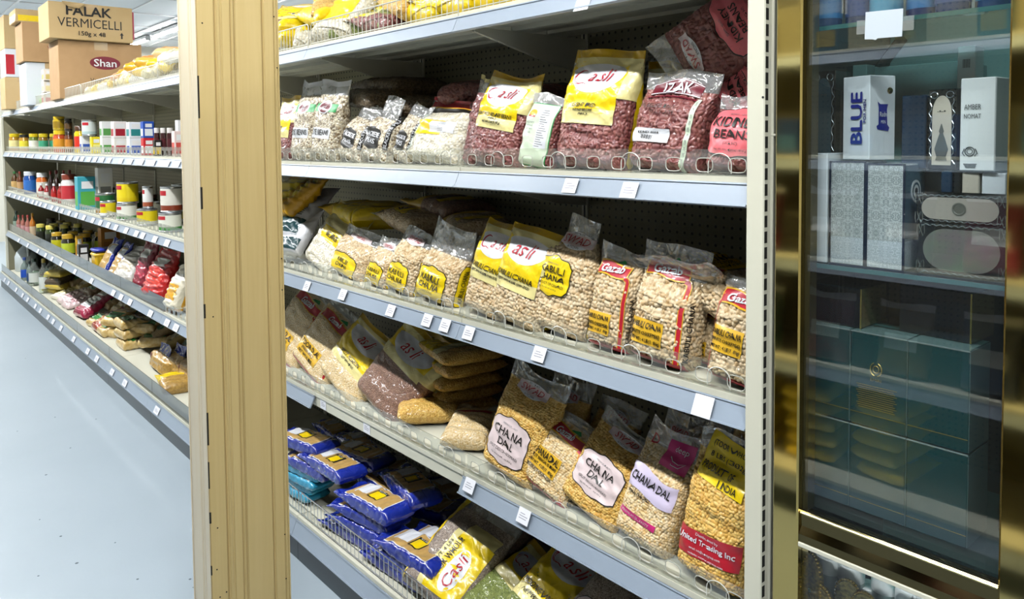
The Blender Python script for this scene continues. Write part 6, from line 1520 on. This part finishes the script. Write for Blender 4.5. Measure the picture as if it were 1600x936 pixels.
# back row
a0, a1, c0, c1 = ff(1362, 1496, 100, 200, .26); t = pbox('large grey carton lying open at the back of the upper case', a0, .27, ZA, a1-a0, .14, c1-ZA, mat('grey carton', '93a5a6', .5), 0, 'carton', GPB)
mk('open_flap', MB().box(M_bk, 0, .0015, 0, .05, 0, .075), t, loc=((a1-a0)*.06, -.02, c1-ZA)).rotation_euler = (0, R(38), 0)
a0, a1, c0, c1 = ff(1494, 1523, 72, 124, .22); t = pbox('narrow white carton with bar code at the back right', a0, .225, ZA, a1-a0, .04, c1-ZA, M_ivory, 0, 'carton', GPB)
b = MB(); w, h = a1-a0, c1-ZA
for i in range(9): front(b, P_grey, w*(.3+.045*i), w*(.3+.045*i+(.012, .022, .03)[i % 3]), h*.90, h*.94)
mk('bar_code', b, t)
a0, a1, c0, c1 = ff(1266, 1350, 104, 200, .26); pbox('pale carton at the back left of the upper case', a0, .27, ZA, a1-a0, .14, c1-ZA, mat('grey carton', '93a5a6', .5), 0, 'carton', GPB)
# dark green boxes below
M_dg = mat('dark green box board', '0d3f41', .18, coat=.7); M_dg2 = mat('pale cellophane side', '6f8f8e', .25, .2, coat=.5); M_gl = mat('gold hairline', 'b8a45a', .3, .8); M_sv = mat('silver edge line', 'b9d0d0', .25, .7)
GDG = 'dark green boxes in the lower case'
def green(label, X0, X1, z0, h, Yf, emblem=False, d=.09):
    w = X1-X0; t = thing('perfume_box', label, 'box', (X0, Yf, z0+.0006), (0, 0, 0), GDG)
    mk('body', MB().box(M_dg, 0, w, 0, d, 0, h, .0012), t)
    mk('wrapped_side', MB().box(M_dg2, w, w+.0006, .001, d-.001, .001, h-.001).box(M_dg2, .001, w-.001, .001, d-.001, h, h+.0006), t, label=None) if False else mk('wrapped_side', MB().box(M_dg2, w, w+.0006, .001, d-.001, .001, h-.001).box(M_dg2, .001, w-.001, .001, d-.001, h, h+.0006), t)
    mk('top_edge', MB().box(M_sv, 0, w, -.0008, .0012, h-.0016, h+.0008), t)
    mk('gold_line', front(MB(), M_gl, .001, w-.001, h*.13, h*.137), t)
    if emblem:
        b = MB()
        for k in (-1, 1): b.tube(M_gl, [(w*.47+k*.0095*math.cos(a), -.001, h*.63+.0115*math.sin(a)) for a in [R(-75+11*i) for i in range(14)]], .0009, 4)
        b.tube(M_gl, [(w*.47+.005*math.cos(a), -.001, h*.63+.006*math.sin(a)) for a in [2*PI*k/14 for k in range(14)]], .0006, 4, True)
        ftext(b, M_gl, 'EMIRI', w*.36, w*.58, h*.50, h*.53)
        for i in range(12): b.box(M_gl, w*(.12+.02*((i*7) % 3)), w*(.84-.03*((i*5) % 3)), -.001, 0, h*(.44-.022*i), h*(.446-.022*i))
        mk('emblem', b, t)
    return t
ztop = []
XC = [.070, .1615, .2575, .3515]
for i in range(3):
    hb = at_y((1290, 1372, 1465)[i], (650, 672, 700)[i], .05)[2]-ZBX
    green('dark green box in the bottom row of the lower case, '+['leftmost', 'middle one', 'rightmost'][i], XC[i]+.0008, XC[i+1]-.0008, ZBX, .150, .05)
    green('dark green box in the second row of the lower case, '+['leftmost', 'middle one with gold wreath', 'rightmost'][i], XC[i]+.0008, XC[i+1]-.0008, ZBX+.1525, .163, .05, i == 1)
ZG = ZBX+.1525+.1645
M_dn = mat('black navy board', '0b121c', .2, coat=.6); M_goldend = mat('gold foil end', 'a8966a', .25, .6, coat=.4)
for i, (x0, x1, y0, Yf, d, lb) in enumerate(((1262, 1345, 447, .065, .10, 'black box with gold end lying on the green boxes, left one'), (1405, 1520, 452, .10, .09, 'black box with gold end lying on the green boxes, right one'))):
    X0, X1, z0, z1 = ff(x0, x1, y0, 515, Yf); t = thing('perfume_box', lb, 'box', (X0, Yf, ZG+.0006), (0, 0, R(-3*i)), GDG); w = X1-X0; h = max(.05, min(z1-ZG, ZA-.012-ZG))
    mk('body', MB().box(M_dn, 0, w, 0, d, 0, h, .0012), t); mk('gold_end', MB().box(M_goldend, w, w+.0008, .001, d-.001, .001, h-.001), t); mk('edge_line', MB().box(M_gl, w-.001, w+.001, -.001, .001, 0, h), t)
pbox('dark box behind at the right of the lower case', .365, .15, ZBX, .08, .1, .26, M_dn, 0, 'perfume_box', GDG)
pbox('dark box deep behind at the left of the lower case', .11, .17, ZBX, .12, .1, .40, M_dn, 0, 'perfume_box', GDG)
# upper glass shelf: blue jars added to stand in for mirrored blue cans
gbj = 'blue jars on the top glass shelf of the cabinet'
for i in range(9):
    goods_jar(.026, .085, '12305e', '1d4f8c', ('2a6a9c', '1c3c74', '4a8fae')[i % 3], 'stand_in_jar', 'blue jar on the top glass shelf of the cabinet', 'jar', (.10+.052*i, .075+.02*(i % 2), ZT+.0004), gbj)
# lower case: tins with white lids and beaded gold bottles
gtl = 'white-lidded tins in the lower glass case'
for i, (px, py, zz) in enumerate(((1296, 868, .735), (1330, 881, .735), (1306, 897, .700), (1384, 898, .735), (1355, 914, .700), (1422, 918, .735), (1448, 936, .735))):
    q = at_z(px, py, zz); r_ = .024
    t = thing('cream_tin', 'tin with white ringed lid seen from above in the lower glass case', 'tin', (q[0], max(q[1], .04+r_), .6075), (0, 0, 0), gtl); hh = zz-.6075
    mk('body', MB().lathe(mat('pale tin side', '8fa09a', .3, .5), [(0, 0), (r_*.96, 0), (r_*.96, hh*.8), (0, hh*.8)], 22), t, smooth=True)
    mk('lid', MB().lathe(mat('white lid', 'f2f6f6', .3, coat=.4), [(r_*.9, hh*.78), (r_, hh*.79), (r_, hh*.97), (r_*.93, hh), (r_*.8, hh*.985), (r_*.74, hh*.985), (r_*.7, hh), (r_*.45, hh*1.0), (r_*.42, hh*.985), (0, hh*.985)], 24), t, smooth=True)
ggb = 'gold beaded bottles in the lower glass case'
M_gbead = mat('gold beads', 'd0b050', .25, 1.0); M_gdrk = mat('dark bronze face', '5a4c24', .35, .6, noise=(220., 'a8944c', .9))
for i, (px, py) in enumerate(((1268, 862), (1326, 905), (1285, 915), (1352, 925))):
    q = at_y(px, py, .045+.03*(i % 2)); t = thing('perfume_bottle', 'arched dark bottle rimmed with gold beads in the lower glass case', 'bottle', (q[0], q[1], .6075), (0, 0, R(20*(i % 2)-10)), ggb); hh = min(max(.09, q[2]-.6075), .18); ww = .022
    pts = [(-ww, 0), (ww, 0)]+[(ww*math.cos(a), hh*.7+hh*.28*math.sin(a)) for a in [PI*k/14 for k in range(15)]]
    mk('body', MB().prism(M_gdrk, pts, 'y', -.006, .006), t)
    b = MB(); path = [(-ww, hh*k/16*.7) for k in range(16)]+[(-ww*math.cos(a), hh*.7+hh*.28*math.sin(a)) for a in [PI*k/16 for k in range(17)]]+[(ww, hh*.7*(1-k/16)) for k in range(16)]
    for x, z in path: b.lathe(M_gbead, [(0, -.0028), (.0022, -.0015), (.0028, 0), (.0022, .0015), (0, .0028)], 6, (x, -.004, z+.003))
    mk('bead_rim', b, t); mk('jewel', MB().lathe(mat('green jewel', '223a2a', .1, coat=.8), [(0, .003), (.004, .001), (.005, 0)], 10, (0, 0, 0), 'y'), t, loc=(0, -.007, hh*.55)).rotation_euler = (0, 0, PI)
# ------------------------------------------------------------------ facing run behind the camera (seen mirrored in the cabinet glass and brass)
OY = -1.70
gO = 'shelves of the facing run'; first = None
for k in range(-1, 3):
    o = copy_tree(bp0, (-.9-k*BAY, OY, 0), (0, 0, PI), f'perforated cream back panel of the facing run, panel {["one", "two", "three", "four"][k+1]} from its right end', 'back panels of the facing run')
    for i, z in enumerate(ZS): copy_tree(sp_, (-.9-k*BAY, OY, z), (0, 0, PI), f'cream {ORD[i]} level shelf of the facing run mirrored in the cabinet glass, {BN[k+1]} bay', gO)
    copy_tree(bp_, (-.9-k*BAY, OY, ZB), (0, 0, PI), f'cream base shelf of the facing run mirrored in the cabinet glass, {BN[k+1]} bay', gO)
gY = 'yellow packets on the facing run'
src = None
def k_y(p, r): body(p, r, mat('pack f4d430', 'f4d430', .28, coat=.6, wrinkle=.5), P_yel); b = MB(); p.patch(b, P_wht, -.3*p.w, .3*p.w, .4*p.h, .65*p.h, .001); part('label', b, r)
p_ = Pouch(.20, .30, .06, .95, 77); src = thing('food_packet', 'yellow packet lying stacked on the facing run, mirrored in the glass', 'packet', (0, 0, 0), (0, 0, 0), gY); k_y(p_, src)
n_ = 0; g5 = random.Random(5)
for z, zs_n in ((ZB, 5),):
    for i in range(4):
        for j in range(zs_n):
            o = src if n_ == 0 else copy_tree(src); n_ += 1
            o.location = (-1.35+.27*i+g5.uniform(-.02, .02), OY-.04, z+.032+.062*j); o.rotation_euler = (-R(88), 0, PI+R(g5.uniform(-8, 8)))
for i in range(14): goods_carton(.10, .09, .15, ('16386e', '1d4a5c', '123a52', '5c4a2a')[i % 4], ('3a6a9a', '8a7a3a')[i % 2], 'carton', 'dark blue or brown carton on the facing run mirrored in the cabinet glass', 'carton', (-1.5+.15*i, OY-.07, (Z2, Z1)[i % 2]+.001), 'cartons on the facing run', PI and 180.)

gD = 'dark packets on the facing run'
for z, nm in ((Z4, 'fourth'), (Z3, 'third')):
    for i in range(6):
        p_ = Pouch(.20, .28, .09, .95, 200+i); o = thing('food_packet', f'dark packet standing on the {nm} shelf of the facing run', 'packet', (-1.35+.3*i, OY-.07, z+.001), (-R(8), 0, PI), gD)
        c_ = ('4a2a1a', '1c3a2c', '5c1c24', '6a5a1a', '20304a', '7a1a3a')[(i+(z > .9)) % 6]; body(p_, o, mat('pack '+c_, c_, .3, coat=.6, wrinkle=.4), P_wht)
        b = MB(); p_.patch(b, mat('pack f0eee6', 'f0eee6', .3, coat=.5), -.06, .06, .10, .16, .001); part('label', b, o)
